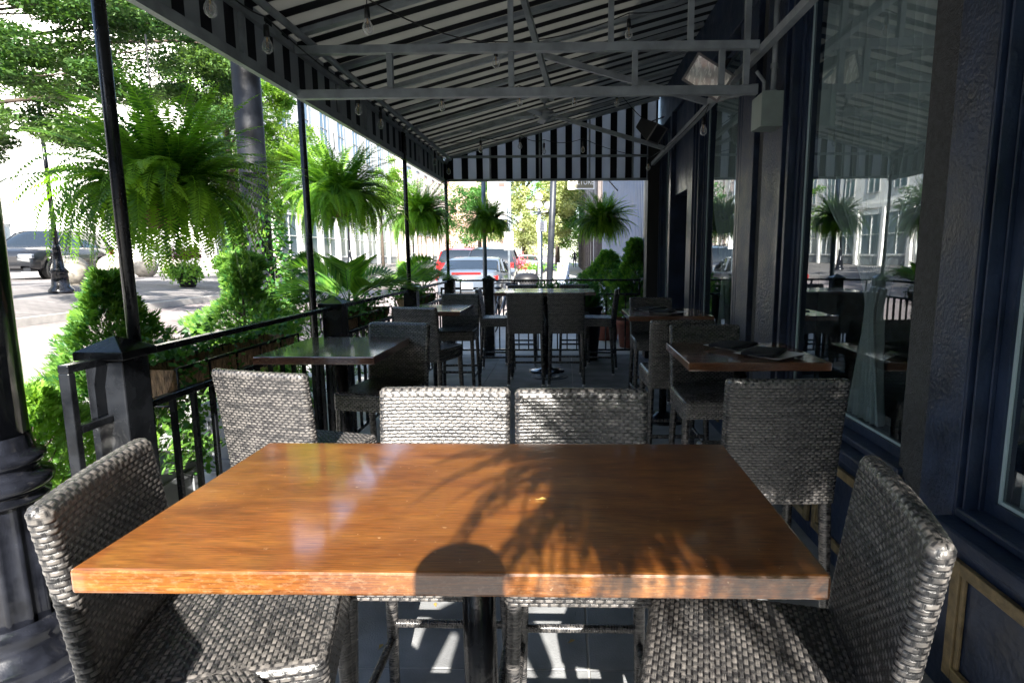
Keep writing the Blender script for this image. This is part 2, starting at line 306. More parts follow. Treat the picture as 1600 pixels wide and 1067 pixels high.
def npmesh(name, V, Fq, m, parent=None, smooth=True, tone=None, vec=None):
    """V (n,3), Fq (k,4) int"""
    me = bpy.data.meshes.new(name); nv = len(V); nf = len(Fq); w_ = Fq.shape[1]
    me.vertices.add(nv); me.vertices.foreach_set('co', np.asarray(V, np.float32).ravel())
    me.loops.add(nf * w_); me.loops.foreach_set('vertex_index', np.asarray(Fq, np.int32).ravel())
    me.polygons.add(nf); me.polygons.foreach_set('loop_start', np.arange(0, nf * w_, w_, dtype=np.int32))
    me.polygons.foreach_set('use_smooth', np.full(nf, smooth))
    if tone is not None:
        a = me.attributes.new('tone', 'FLOAT', 'POINT'); a.data.foreach_set('value', np.asarray(tone, np.float32))
    if vec is not None:
        a = me.attributes.new('strand', 'FLOAT_VECTOR', 'POINT'); a.data.foreach_set('vector', np.asarray(vec, np.float32).ravel())
    me.materials.append(m); me.update(calc_edges=True); me.validate()
    return link(bpy.data.objects.new(name, me), parent)
def copy_thing(root, loc, rz, label, group=None):
    def cp(o, par):
        c = o.copy(); COL.objects.link(c); c.parent = par
        for ch in [k for k in ALLCH.get(o.name, [])]: cp(ch, c)
        return c
    c = cp(root, None); c.location = loc; c.rotation_euler = (0, 0, rz); c['label'] = label
    if group: c['group'] = group
    return c
ALLCH = {}
def register(root):
    def rec(o):
        ch = [k for k in COL.objects if k.parent == o]; ALLCH[o.name] = ch
        for k in ch: rec(k)
    rec(root)

# ------------------------------------------------------------------ terrain and setting
def GY(y):
    t = min(1, max(0, (y - 11) / 11)); return .26 * t * t * (3 - 2 * t)
def T(x):                                   # street rises to a plaza on the left
    t = min(1, max(0, (-x - 5.2) / 7.8)); return -.12 + .82 * t
KP = [(-30, -7.6), (0, -7.2), (5, -6.9), (7, -6.35), (8.6, -5.6), (10.5, -4.6), (12.3, -3.2), (14, -1.9), (16, -1.55), (300, -1.55)]
def xk(y): return float(np.interp(y, [a for a, b in KP], [b for a, b in KP]))
def strip(name, x0f, x1f, zf, m, ys, nx=12):
    b = MB(); vs = []
    for y in ys:
        a, c = x0f(y), x1f(y)
        for i in range(nx + 1):
            x = a + (c - a) * i / nx; vs.append((x, y, zf(x) + (GY(y) if name in ('street', 'sidewalk') and x > -9.76 else 0) * min(1, max(0, (x + 9.76) / 4))))
    k = nx + 1
    b.add(vs, [(j * k + i, j * k + i + 1, (j + 1) * k + i + 1, (j + 1) * k + i) for j in range(len(ys) - 1) for i in range(nx)])
    o = b.build(name, m); o['kind'] = 'structure'; return o
YS = [-30, -15, 0, 3, 5, 7, 8, 8.6, 9.5, 10.5, 11.4, 12.3, 13.2, 14, 15, 16, 17, 18, 20, 22, 25, 30, 40, 60, 100, 160, 300]
strip('ground', lambda y: -300, lambda y: 300, lambda x: -.35 if x > -9.8 else T(x) - .05, mat('earth', (.12, .11, .09), .95, var=.2), [-60] + YS + [700], 120)
strip('street', lambda y: -9.75, lambda y: xk(y) - .02, T, STREETM, YS)
strip('plaza', lambda y: -60, lambda y: -10.0, lambda x: T(x) + .12, PLAZAM, YS, 30)
strip('sidewalk', lambda y: xk(y) + .16, lambda y: 2.2, lambda x: -.006, WALKM, YS)
def kerb(name, pts, zf):
    b = MB(); vs = []
    for (x, y) in pts:
        z = zf(x) + (GY(y) if x > -8 else 0); vs += [(x - .02, y, z - .15), (x - .02, y, z + .115), (x + .01, y, z + .124), (x + .17, y, z + .124), (x + .19, y, z - .15)]
    k = 5; b.add(vs, [(j * k + i, (j + 1) * k + i, (j + 1) * k + i + 1, j * k + i + 1) for j in range(len(pts) - 1) for i in range(4)])
    o = b.build(name, KERBM); o['kind'] = 'structure'
kerb('near_kerb', [(xk(y), y) for y in YS], lambda x: -.12)
kerb('far_kerb', [(-9.95, y) for y in YS], lambda x: T(-9.9) + .01)
b = MB()                                    # patio slab with open joints
xs = [-1.95, -1.02, .09, 1.2, 1.5]; ys = [-3, -1.6, -.3, .9, 2.1, 3.4, 4.7, 6, 7.3, 8.6, 9.5]
for i in range(4):
    for j in range(10): b.box(xs[i] + .004, xs[i + 1] - .004, ys[j] + .004, ys[j + 1] - .004, -.1, 0)
o = b.build('patio_floor', CONC, bevel=.003); o['kind'] = 'structure'
o = MB().box(-1.96, 1.6, -3.02, 9.52, -.12, -.014).build('joint_bed', mat('joint_dirt', (.02, .02, .02), .9)); o['kind'] = 'structure'; o.name = 'patio_base'

# ------------------------------------------------------------------ wicker stools
def weave(u, v, pu, pv, seed=0, sw=.0):
    """returns displacement, tone, strand vector for arrays u,v in metres"""
    r = np.floor(v / pv); fv = v / pv - r
    c = np.cos(2 * PI * (u / pu + .5 * (r % 2))) + .58
    kcol = np.floor(u / pu * 2); fu = u / pu * 2 - kcol + .5; fu = fu - np.floor(fu)
    prof = np.clip(1 - np.abs(2.08 * (fv - .5)) ** 3, 0, 1) ** .6
    cs = np.clip(c * 1.9, 0, 1) ** .5
    hh = prof * cs
    fu2 = np.abs(np.mod(u / pu + .5 * (r % 2) + .0, 1) - .5) * 2        # 0 at the under crossing
    pv2 = np.sqrt(np.clip(1 - (fu2 * 2.6) ** 2, 0, 1))
    hv = .62 * pv2
    d = np.maximum(hh, hv * (c < .3)); ish = hh >= hv * (c < .3)
    rr = np.sin(r * 12.9898 + seed) * 43758.5453; rr = rr - np.floor(rr)
    seg = np.floor(u / pu + .5 * (r % 2)); r3 = np.sin(seg * 78.233 + r * 37.7) * 43758.5; r3 -= np.floor(r3)
    tone = np.where(ish, .04 + .2 * rr + .3 * r3, .0 + .15 * r3)
    tone = np.where(d < .20, -.5, tone)  # weave gaps coloured near-black: shade between strands put into the tone
    vec = np.stack([np.where(ish, u, v), np.where(ish, v, u), rr * 10 + ish], -1)
    return d, tone, vec
AMP = .0028
def displaced(P, u, v, pu, pv, closed, flip=False, seed=0, amp=AMP, fade=None):
    """P (m,n,3) rows v, cols u -> verts, quads, tone, vec"""
    if closed: du = np.roll(P, -1, 1) - np.roll(P, 1, 1)
    else: du = np.gradient(P, axis=1)
    dv = np.gradient(P, axis=0); n = np.cross(du, dv); n /= np.maximum(np.linalg.norm(n, axis=2, keepdims=True), 1e-9)
    if flip: n = -n
    d, t, vec = weave(u, v, pu, pv, seed)
    if fade is not None: d = d * fade[:, None]
    Q = P + n * (d * amp)[..., None]
    m_, n_ = P.shape[:2]; idx = np.arange(m_ * n_).reshape(m_, n_)
    if closed: a = idx[:-1, :]; b_ = np.roll(idx, -1, 1)[:-1, :]; c = np.roll(idx, -1, 1)[1:, :]; e = idx[1:, :]
    else: a = idx[:-1, :-1]; b_ = idx[:-1, 1:]; c = idx[1:, 1:]; e = idx[1:, :-1]
    q = np.stack([a, b_, c, e], -1).reshape(-1, 4)
    if flip: q = q[:, ::-1]
    return Q.reshape(-1, 3), q, t.ravel(), vec.reshape(-1, 3)
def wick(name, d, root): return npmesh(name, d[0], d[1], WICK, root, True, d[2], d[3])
def merge(parts):
    V = []; Fq = []; tt = []; vv = []; o = 0
    for a, b_, c, d in parts: V.append(a); Fq.append(b_ + o); tt.append(c); vv.append(d); o += len(a)
    return np.concatenate(V), np.concatenate(Fq), np.concatenate(tt), np.concatenate(vv)
def rrect(wd, dp, r, pu, step):
    """points of a rounded rectangle loop with inward unit direction; arc-length snapped to pu"""
    segs = []; Lx = wd - 2 * r; Ly = dp - 2 * r; per = 2 * (Lx + Ly) + 2 * PI * r
    n = int(round(per / step)); s = np.arange(n) / n * per; P = np.zeros((n, 2)); N = np.zeros((n, 2))
    for i, t in enumerate(s):
        for (L_, kind) in ((Lx, 0), (PI * r / 2, 1), (Ly, 2), (PI * r / 2, 3), (Lx, 4), (PI * r / 2, 5), (Ly, 6), (PI * r / 2, 7)):
            if t <= L_ + 1e-9: break
            t -= L_
        x, y = wd / 2, dp / 2
        if kind == 0: P[i] = (-Lx / 2 + t, -y); N[i] = (0, 1)
        elif kind == 2: P[i] = (x, -Ly / 2 + t); N[i] = (-1, 0)
        elif kind == 4: P[i] = (Lx / 2 - t, y); N[i] = (0, -1)
        elif kind == 6: P[i] = (-x, Ly / 2 - t); N[i] = (1, 0)
        else:
            c = {1: (x - r, -y + r, -PI / 2), 3: (x - r, y - r, 0), 5: (-x + r, y - r, PI / 2), 7: (-x + r, -y + r, PI)}[kind]
            a = c[2] + t / r; P[i] = (c[0] + r * math.cos(a), c[1] + r * math.sin(a)); N[i] = (-math.cos(a), -math.sin(a))
    k = round(per / pu); return P, N, s * (k * pu / per)
SEAT_Z, BACK_Z = .765, 1.15
def backshape(P):
    x, y, z = P[..., 0], P[..., 1], P[..., 2]; t = (z - .65) / .50
    y2 = y - .205 - .058 * np.clip(t, 0, 1.2) ** 1.3 - .012 * (1 - (x / .22) ** 2)
    x2 = x * (1 + .03 * t)
    return np.stack([x2, y2, z], -1)
def make_stool(label):
    root = thing('bar_stool', label, 'bar stool', (0, 0, 0), 0, 'wicker bar stools around the tables')
    pu, pv = .0272, .0113
    # backrest
    th = .042; P2, N2, s = rrect(.435, th, th / 2 - .0002, pu, .00272)
    zs = list(np.arange(.655, BACK_Z - th / 2, pv / 5)); rows = [(z, 0.) for z in zs]
    for a in np.linspace(0, PI / 2, 13)[1:]: rows.append((BACK_Z - th / 2 + th / 2 * math.sin(a), (th / 2 - .0003) * (1 - math.cos(a))))
    Z = np.array([r_[0] for r_ in rows]); I = np.array([r_[1] for r_ in rows]); vv = np.zeros(len(rows)); 
    for i in range(1, len(rows)): vv[i] = vv[i - 1] + math.hypot(Z[i] - Z[i - 1], I[i] - I[i - 1])
    P = np.zeros((len(Z), len(s), 3)); P[..., 0] = P2[None, :, 0] + N2[None, :, 0] * I[:, None]; P[..., 1] = P2[None, :, 1] + N2[None, :, 1] * I[:, None]; P[..., 2] = Z[:, None]
    P = backshape(P); U, V_ = np.meshgrid(s, vv)
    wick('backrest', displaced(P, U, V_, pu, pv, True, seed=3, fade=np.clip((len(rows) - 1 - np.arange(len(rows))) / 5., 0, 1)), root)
    # seat
    r = .028; P2, N2, s = rrect(.44, .43, r, pu, .00272); rows = [(z, 0.) for z in np.arange(.655, SEAT_Z - .018, pv / 5)]
    for a in np.linspace(0, PI / 2, 10)[1:]: rows.append((SEAT_Z - .018 + .018 * math.sin(a), .018 * (1 - math.cos(a))))
    Z = np.array([r_[0] for r_ in rows]); I = np.array([r_[1] for r_ in rows]); vv = np.zeros(len(rows))
    for i in range(1, len(rows)): vv[i] = vv[i - 1] + math.hypot(Z[i] - Z[i - 1], I[i] - I[i - 1])
    P = np.zeros((len(Z), len(s), 3)); P[..., 0] = P2[None, :, 0] + N2[None, :, 0] * I[:, None]; P[..., 1] = P2[None, :, 1] + N2[None, :, 1] * I[:, None]; P[..., 2] = Z[:, None]
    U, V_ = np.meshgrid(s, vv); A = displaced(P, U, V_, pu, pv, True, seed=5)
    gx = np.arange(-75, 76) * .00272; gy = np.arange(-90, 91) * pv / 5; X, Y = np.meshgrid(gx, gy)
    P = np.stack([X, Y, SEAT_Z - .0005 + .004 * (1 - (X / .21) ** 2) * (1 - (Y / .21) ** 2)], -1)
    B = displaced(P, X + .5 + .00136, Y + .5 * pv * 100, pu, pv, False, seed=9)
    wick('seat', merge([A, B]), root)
    MB().box(-.205, .205, -.2, .2, .652, .658).build('seat_base', BLACKM, root)
    def wrapped(p, q, r0, r1, name):
        p = np.array(p, float); q = np.array(q, float); L_ = np.linalg.norm(q - p); d = (q - p) / L_
        x = np.cross(d, [0, 1, 0] if abs(d[1]) < .8 else [0, 0, 1]); x /= np.linalg.norm(x); y = np.cross(d, x)
        n = int(L_ / .0033) + 1; seg = 12; t = np.linspace(0, 1, n)[:, None]; a = (2 * PI * np.arange(seg) / seg)[None, :]
        rib = np.abs(np.sin(PI * (t * L_ / .0105 + a / (2 * PI)))) ** .6
        sq = 1 / np.maximum(np.abs(np.cos(a)), np.abs(np.sin(a))); sq = 1 + (sq - 1) * .45
        R_ = (r0 + (r1 - r0) * t) * sq + .0016 * rib
        P = p + d * (t * L_)[..., None] + (R_ * np.cos(a))[..., None] * x + (R_ * np.sin(a))[..., None] * y
        idx = np.arange(n * seg).reshape(n, seg); b_ = np.roll(idx, -1, 1)
        F4 = np.stack([idx[:-1], b_[:-1], b_[1:], idx[1:]], -1).reshape(-1, 4)
        k = np.floor(t * L_ / .0105 + a / (2 * PI)); rr = np.sin(k * 12.99 + 4) * 4375.5; rr -= np.floor(rr)
        tone = np.where(rib < .35, -.5, .05 + .25 * rr); U = a * r0 + 0 * t; V_ = t * L_ + 0 * a  # grooves between windings darkened in the tone, standing in for shade
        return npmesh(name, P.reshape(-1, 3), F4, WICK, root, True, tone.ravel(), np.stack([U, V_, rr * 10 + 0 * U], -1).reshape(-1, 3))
    for sx in (-1, 1):
        for y0, y1 in ((-.19, -.235), (.185, .205)):
            top = (sx * .195, y0, .66); bot = (sx * .212, y1, .03)
            lg = wrapped(top, bot, .021, .0165, 'leg')
            MB().tube([(bot[0], bot[1], 0), (bot[0], bot[1], .034)], .018, 12).build('foot_cap', SILV, lg)
    def at(sx, sy, z):
        t = (.66 - z) / .63; y0, y1 = ((-.19, -.235), (.185, .205))[sy > 0]; return (sx * (.195 + .017 * t), y0 + (y1 - y0) * t, z)
    wrapped(at(-1, 1, .30), at(1, 1, .30), .0125, .0125, 'stretcher'); wrapped(at(-1, -1, .30), at(1, -1, .30), .0125, .0125, 'stretcher')
    for sx in (-1, 1): wrapped(at(sx, -1, .24), at(sx, 1, .24), .0125, .0125, 'stretcher')
    register(root); return root
G = 'wicker bar stools around the tables'
R = math.radians
stools = [  # x, y, facing angle (deg, 0 = +Y, positive = counter-clockwise), label
    (-.76, 1.27, -76, 'sunlit wicker bar stool at the left end of the big orange table'),
    (.385, 1.155, 77, 'sunlit wicker bar stool at the right end of the big orange table'),
    (-.415, 1.72, 180, 'sunlit wicker bar stool behind the big orange table, left one of the middle pair'),
    (.052, 1.70, 180, 'leaf-shadowed wicker bar stool behind the big orange table, right one of the middle pair'),
    (.81, 2.40, 0, 'dark wicker bar stool seen from behind before the nearest right table with plates'),
    (-1.15, 2.53, -15, 'pale sunlit wicker bar stool turned away beside the left railing, shadow band on top'),
    (-1.18, 3.70, 168, 'dark wicker bar stool facing the camera behind the nearest glossy left table'),
    (-1.25, 5.42, -18, 'dark wicker bar stool seen from behind midway along the left railing'),
    (-1.24, 6.70, 180, 'dark wicker bar stool facing the camera behind the second left table'),
    (-.92, 8.02, -88, 'dark wicker bar stool in profile at the left end of the farthest table'),
    (-.485, 7.33, 0, 'black wicker bar stool seen from behind at the farthest table, left of two'),
    (.01, 7.33, 0, 'black wicker bar stool seen from behind at the farthest table, right of two'),
    (.44, 8.02, 80, 'dark wicker bar stool in profile at the right end of the farthest table'),
    (-.66, 8.78, 180, 'wicker bar stool beyond the farthest table, only its left top rim showing'),
    (.13, 8.80, 180, 'wicker bar stool beyond the farthest table in front of the planter box'),
    (.895, 3.55, 180, 'dark wicker bar stool facing the camera behind the nearest right table'),
    (.80, 4.36, 2, 'dark wicker bar stool seen from behind between the two right tables'),
    (.90, 6.02, 180, 'dark wicker bar stool behind the farther right table by the shopfront'),
    (-.67, .82, -45, 'wicker bar stool at the bottom left edge of the picture, only a seat corner showing')]
first = make_stool(stools[0][3]); first.location = (stools[0][0], stools[0][1], 0); first.rotation_euler = (0, 0, R(stools[0][2]))
for x, y, a, lb in stools[1:-1]: copy_thing(first, (x, y, 0), R(a), lb, G)

# ------------------------------------------------------------------ tables
def table(x0, x1, y0, y1, zt, th, m, label, base='disc'):
    cx, cy = (x0 + x1) / 2, (y0 + y1) / 2
    t = thing('bar_table', label, 'table', (cx, cy, 0), 0, 'bar tables on the patio')
    MB().box(x0, x1, y0, y1, zt - th, zt).build('tabletop', m, t, bevel=.006)
    MB().box(cx - .3, cx + .3, cy - .04, cy + .04, zt - th - .022, zt - th - .002).box(cx - .04, cx + .04, cy - .2, cy + .2, zt - th - .03, zt - th - .0235).build('mounting_plate', BLACK, t)
    MB().tube([(cx, cy, .03), (cx, cy, zt - th - .03)], .0375, 24).build('post', BLACK, t)
    bb = MB(); bb.lathe([(.0, .075), (.06, .07), (.09, .045), (.20, .028), (.245, .018), (.25, 0)], (cx, cy, 0), 36); bb.build('base', BLACKP, t)
    return t
table(-.885, .460, .963, 1.684, 1.05, .047, WOOD, 'big orange varnished wooden bar table in the foreground, half sunlit')
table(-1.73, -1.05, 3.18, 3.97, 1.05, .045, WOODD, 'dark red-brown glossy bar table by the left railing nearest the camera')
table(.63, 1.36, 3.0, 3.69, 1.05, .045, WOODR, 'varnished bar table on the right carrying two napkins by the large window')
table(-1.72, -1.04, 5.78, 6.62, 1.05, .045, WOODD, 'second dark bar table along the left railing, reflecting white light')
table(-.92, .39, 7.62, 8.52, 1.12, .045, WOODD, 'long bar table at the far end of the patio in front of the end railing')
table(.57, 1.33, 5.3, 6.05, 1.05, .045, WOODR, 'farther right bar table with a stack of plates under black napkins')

def setting(x, y, z, rz, lb):
    pl = thing('square_plate', 'white square plate ' + lb, 'plate', (x, y, z), rz, 'plates under napkins')
    s_ = .135; MB().add([(-.07, -.07, .002), (.07, -.07, .002), (.07, .07, .002), (-.07, .07, .002), (-s_, -s_, .018), (s_, -s_, .018), (s_, s_, .018), (-s_, s_, .018), (-s_ - .004, -s_ - .004, .021), (s_ + .004, -s_ - .004, .021), (s_ + .004, s_ + .004, .021), (-s_ - .004, s_ + .004, .021),
        (-.07, -.07, .0), (.07, -.07, .0), (.07, .07, .0), (-.07, .07, .0)],
        [(0, 1, 2, 3), (0, 4, 5, 1), (1, 5, 6, 2), (2, 6, 7, 3), (3, 7, 4, 0), (4, 8, 9, 5), (5, 9, 10, 6), (6, 10, 11, 7), (7, 11, 8, 4), (8, 12, 13, 9), (9, 13, 14, 10), (10, 14, 15, 11), (11, 15, 12, 8), (15, 14, 13, 12)]).build('dish', PLATE, pl, world=False)
    nb = MB(); n = 12; vs = []                # a folded cloth, draped a little over the rim
    for k, dz in enumerate((.0, .014)):
        for i in range(n + 1):
            for j in range(n + 1):
                u, v = i / n - .5, j / n - .5; e = max(abs(u), abs(v)) * 2
                vs.append((u * .25 + .004 * math.sin(7 * v), v * .17 + .03, .025 + dz + .005 * math.sin(5 * u + 3 * v + k) * .6 - (.012 * max(0, e - .8) * 5 * .4)))
    k2 = (n + 1) ** 2; fs = []
    for i in range(n):
        for j in range(n): a = i * (n + 1) + j; fs += [(a, a + 1, a + n + 2, a + n + 1), (k2 + a, k2 + a + n + 1, k2 + a + n + 2, k2 + a + 1)]
    for i in range(n):
        for (a, b_) in ((i, i + 1), (n * (n + 1) + i + 1, n * (n + 1) + i), ((i + 1) * (n + 1), i * (n + 1)), (i * (n + 1) + n, (i + 1) * (n + 1) + n)): fs.append((a, k2 + a, k2 + b_, b_))
    nb.add(vs, fs, True); o = nb.build('folded_napkin', NAPK); o.location = (x + .0, y, z); o.rotation_euler = (0, 0, rz + .25)
    tag(o, 'black folded napkin ' + lb.replace('under', 'on top of the plate,').replace('below', 'over the plate,'), 'napkin', 'folded black napkins')
setting(1.0, 3.42, 1.05, .5, 'at the back of the nearest right table')
setting(1.10, 3.17, 1.05, .7, 'at the front of the nearest right table')
setting(.86, 5.78, 1.05, .4, 'at the back of the farther right table')
setting(.93, 5.50, 1.05, .8, 'at the front of the farther right table')
o = MB().add([(0, 0, 0), (.012, -.004, .003), (.022, 0, .002), (.012, .007, .004), (-.006, .001, .002), (.012, 0, .0)], [(0, 1, 2, 3), (0, 4, 1), (0, 1, 5), (1, 2, 5), (2, 3, 5), (3, 0, 5)]).build('fallen_leaf', mat('yellow_leaf', (.32, .22, .06), .7)); o.location = (-.065, 1.275, 1.051)
tag(o, 'tiny yellow fallen leaf lying on the big orange table', 'leaf')
for k in range(14):
    q = o.copy(); q.location = (rnd.uniform(-.9, 1.2), rnd.uniform(1.9, 7), .003); q.rotation_euler = (0, 0, rnd.uniform(0, 6)); q.scale = (1.5, 1.5, 1.5); COL.objects.link(q); tag(q, 'small dry leaf lying on the grey patio floor', 'leaf', 'dry leaves on the patio floor')
o = MB().lathe([(0, .008), (.05, .009), (.052, .006), (.11, .006), (.112, .010), (.17, .010), (.172, .006), (.21, .006), (.235, .011), (.245, 0)], (-.21, 7.72, 0), 40).build('drain_cover', mat('cast_iron', (.03, .032, .036), .5, metal=.4, bump=.8, bscale=60))
tag(o, 'round cast iron drain cover set in the patio floor under the far table', 'drain cover')

# ------------------------------------------------------------------ railings
def newel(x, y, parent):
    p = MB().box(x - .075, x + .075, y - .075, y + .075, 0, 1.2).build('newel_post', BLACK, parent, bevel=.006)
    c = .098; MB().add([(x - c, y - c, 1.203), (x + c, y - c, 1.203), (x + c, y + c, 1.203), (x - c, y + c, 1.203), (x - c, y - c, 1.235), (x + c, y - c, 1.235), (x + c, y + c, 1.235), (x - c, y + c, 1.235), (x, y, 1.29)],
        [(0, 3, 2, 1), (0, 1, 5, 4), (1, 2, 6, 5), (2, 3, 7, 6), (3, 0, 4, 7), (4, 5, 8), (5, 6, 8), (6, 7, 8), (7, 4, 8)]).build('post_cap', BLACK, p, bevel=.003)
rail = thing('railing', 'black metal railing running along the left edge of the patio', 'railing', (-1.8, 5.7, 0))
NY = [2.3, 4.57, 6.88, 9.2]
for y in NY: newel(-1.8, y, rail)
for i, (y0, y1) in enumerate(zip(NY[:-1], NY[1:])):
    a, c = y0 + .077, y1 - .077
    MB().box(-1.82, -1.78, a, c, 1.185, 1.215).build('top_rail', BLACK, rail, bevel=.004)
    MB().box(-1.82, -1.78, a, c, .955, .985).build('middle_rail', BLACK, rail, bevel=.004)
    MB().box(-1.82, -1.78, a, c, .09, .12).build('bottom_rail', BLACK, rail, bevel=.004)
    n = 14
    for k in range(n):
        y = a + (c - a) * (k + .5) / n
        MB().box(-1.811, -1.789, y - .011, y + .011, .12, .955).build('baluster', BLACK, rail)
    MB().box(-1.811, -1.789, a + .06, a + .085, .985, 1.185).build('baluster', BLACK, rail)
MB().box(-1.82, -1.78, 2.04, 2.223, 1.185, 1.215).box(-1.82, -1.78, 2.04, 2.07, .09, 1.185).box(-1.82, -1.78, 2.07, 2.223, .955, .985).build('end_panel', BLACK, rail, bevel=.004)
rail2 = thing('railing', 'black metal railing closing the far end of the patio', 'railing', (-.3, 9.28, 0))
newel(-1.2, 9.3, rail2)
for x0, x1 in ((-1.72, -1.277), (-1.123, 1.17)):
    for nm, z in (('top_rail', 1.19), ('middle_rail', .97), ('bottom_rail', .09)): MB().box(x0, x1, 9.28, 9.315, z, z + .028).build(nm, BLACK, rail2, bevel=.003)
    n = max(3, int((x1 - x0) / .15))
    for k in range(n):
        x = x0 + (x1 - x0) * (k + .5) / n; MB().box(x - .01, x + .01, 9.287, 9.308, .118, .97).build('baluster', BLACK, rail2)
for x in (-1.65, -1.29, -.8, 1.15): MB().box(x - .01, x + .01, 9.287, 9.308, .998, 1.19).build('baluster', BLACK, rail2)

# ------------------------------------------------------------------ awning
def roofz(x): return 3.06 + .262 * (x + 1.8)
AW = thing('awning', 'black and white striped canvas awning on a grey steel frame over the patio', 'awning', (0, 4.4, 0))
Y0, Y1 = -.35, 9.2
x0, x1 = -1.84, 1.40
MB().add([(x0, Y0, roofz(x0)), (x1, Y0, roofz(x1)), (x1, Y1 + .03, roofz(x1)), (x0, Y1 + .03, roofz(x0)), (x0, Y0, roofz(x0) + .012), (x1, Y0, roofz(x1) + .012), (x1, Y1 + .03, roofz(x1) + .012), (x0, Y1 + .03, roofz(x0) + .012)],
         [(0, 3, 2, 1), (4, 5, 6, 7), (0, 1, 5, 4), (1, 2, 6, 5), (2, 3, 7, 6), (3, 0, 4, 7)]).build('canopy', AWR, AW)
MB().box(-1.852, -1.842, Y0, Y1 + .03, 2.70, 3.058).build('side_valance', AWL, AW)
MB().add([(-1.84, Y1 + .032, 2.74), (1.38, Y1 + .032, 2.74), (1.38, Y1 + .032, roofz(1.38)), (-1.84, Y1 + .032, roofz(-1.84)), (-1.84, Y1 + .042, 2.74), (1.38, Y1 + .042, 2.74), (1.38, Y1 + .042, roofz(1.38)), (-1.84, Y1 + .042, roofz(-1.84))],
         [(0, 1, 2, 3), (7, 6, 5, 4), (0, 4, 5, 1), (1, 5, 6, 2), (3, 2, 6, 7), (0, 3, 7, 4)]).build('end_gable', AWG, AW)
MB().add([(-1.84, Y0 - .012, 2.70), (1.38, Y0 - .012, 2.70), (1.38, Y0 - .012, roofz(1.38)), (-1.84, Y0 - .012, roofz(-1.84)), (-1.84, Y0 - .002, 2.70), (1.38, Y0 - .002, 2.70), (1.38, Y0 - .002, roofz(1.38)), (-1.84, Y0 - .002, roofz(-1.84))],
         [(0, 1, 2, 3), (7, 6, 5, 4), (0, 4, 5, 1), (1, 5, 6, 2), (3, 2, 6, 7), (0, 3, 7, 4)]).build('near_gable', AWG, AW)
MB().box(-1.838, -1.80, Y0, Y1, 2.66, 2.72).build('eave_beam', STEEL, AW)
MB().box(-1.838, -1.805, Y0, Y1, 2.955, 2.99).build('upper_beam', STEEL, AW)
MB().tube([(-1.735, Y0, 3.03), (-1.735, Y1, 3.03)], .024, 12).build('eave_pipe', STEEL, AW)
MB().box(1.27, 1.315, .4, Y1, 2.90, 2.95).build('wall_beam', STEEL, AW)
MB().box(-1.80, 1.38, Y1 - .01, Y1 + .03, 2.70, 2.735).build('gable_bottom_beam', STEEL, AW)
MB().box(-1.80, 1.38, Y1 - .005, Y1 + .028, 3.045, 3.08).build('gable_middle_beam', STEEL, AW)
for x in (-1.15, -.4, .35, 1.0): MB().box(x, x + .025, Y1 + .004, Y1 + .029, 2.737, 3.043).box(x, x + .025, Y1 + .004, Y1 + .029, 3.082, roofz(x) - .03).build('gable_upright', STEEL, AW)
MB().box(-1.80, 1.38, Y0 + .01, Y0 + .05, 2.66, 2.72).build('near_beam', STEEL, AW)
yr = [.35, 1.1, 1.85, 2.6, 3.35, 4.12, 4.85, 5.6, 6.35, 7.1, 7.85, 8.6, 9.17]
for y in yr: MB().bar((-1.78, y, roofz(-1.78) - .022), (1.38, y, roofz(1.38) - .022), .062, .034).build('rafter', STEEL, AW)
for y in [k / 1.0 for k in (2.75, 3.5, 4.95, 5.6, 6.9, 7.6, 8.3)]: MB().box(-1.837, -1.812, y, y + .03, 2.722, 2.953).build('valance_upright', STEEL, AW)
tr_ = MB().box(-1.80, 1.27, 4.125, 4.175, 2.642, 2.700).box(-1.80, 1.268, 4.125, 4.175, 2.925, 2.978)
tr_.build('truss_chord', STEEL, AW, bevel=.003)
for x in (-1.17, -.36, .46, 1.03, 1.19): MB().box(x - .018, x + .018, 4.13, 4.17, 2.702, 2.923).build('truss_upright', STEEL, AW)
for x in (-.36, .30, .82, 1.19): MB().box(x - .018, x + .018, 4.13, 4.17, 2.98, roofz(x) - .04).build('truss_post', STEEL, AW)
for p, q in (((-.32, 4.14, 3.42), (-.12, 5.55, 2.98)), ((-.25, 5.55, 3.36), (1.27, 5.55, 2.93)), ((-.35, 7.85, 3.40), (1.27, 7.85, 2.93)), ((-1.2, 7.85, 3.16), (-.35, 7.85, 3.40)), ((1.27, 4.2, 2.7), (1.27, 5.5, 2.93))):
    MB().bar(p, q, .04, .05).build('brace', STEEL, AW)
for x, y, zb in ((-1.765, 2.36, 1.2), (-1.905, 4.42, 0), (-1.80, 6.80, 1.2), (-1.80, 9.11, 1.2)):
    MB().tube([(x, y, zb), (x, y, 2.95)], .024, 16).build('pole', BLACK, AW)
    MB().tube([(x, y, 2.951), (-1.735, y, 3.03)], .027, 12).build('pole_bracket', STEEL, AW)
# conduit and box on the wall
eb = thing('electrical_box', 'pale grey-green electrical box hanging on the wall below the awning truss', 'electrical box', (1.36, 4.15, 2.6))
MB().box(1.265, 1.44, 4.03, 4.24, 2.42, 2.63).build('housing', EBOX, eb, bevel=.006)
MB().box(1.262, 1.443, 4.018, 4.028, 2.415, 2.635).build('cover', EBOX, eb, bevel=.003)
MB().tube([(1.37, 4.13, 2.632), (1.37, 4.13, 3.3)], .018, 10).tube([(1.31, 4.14, 2.632), (1.31, 4.14, 2.72), (1.25, 4.12, 2.78)], .012, 8).build('conduit', STEEL, eb)
for zz_ in (2.635, 2.80): MB().lathe([(.026, 0), (.026, .03)], (1.37, 4.13, zz_), 12).build('coupling', STEEL, eb)

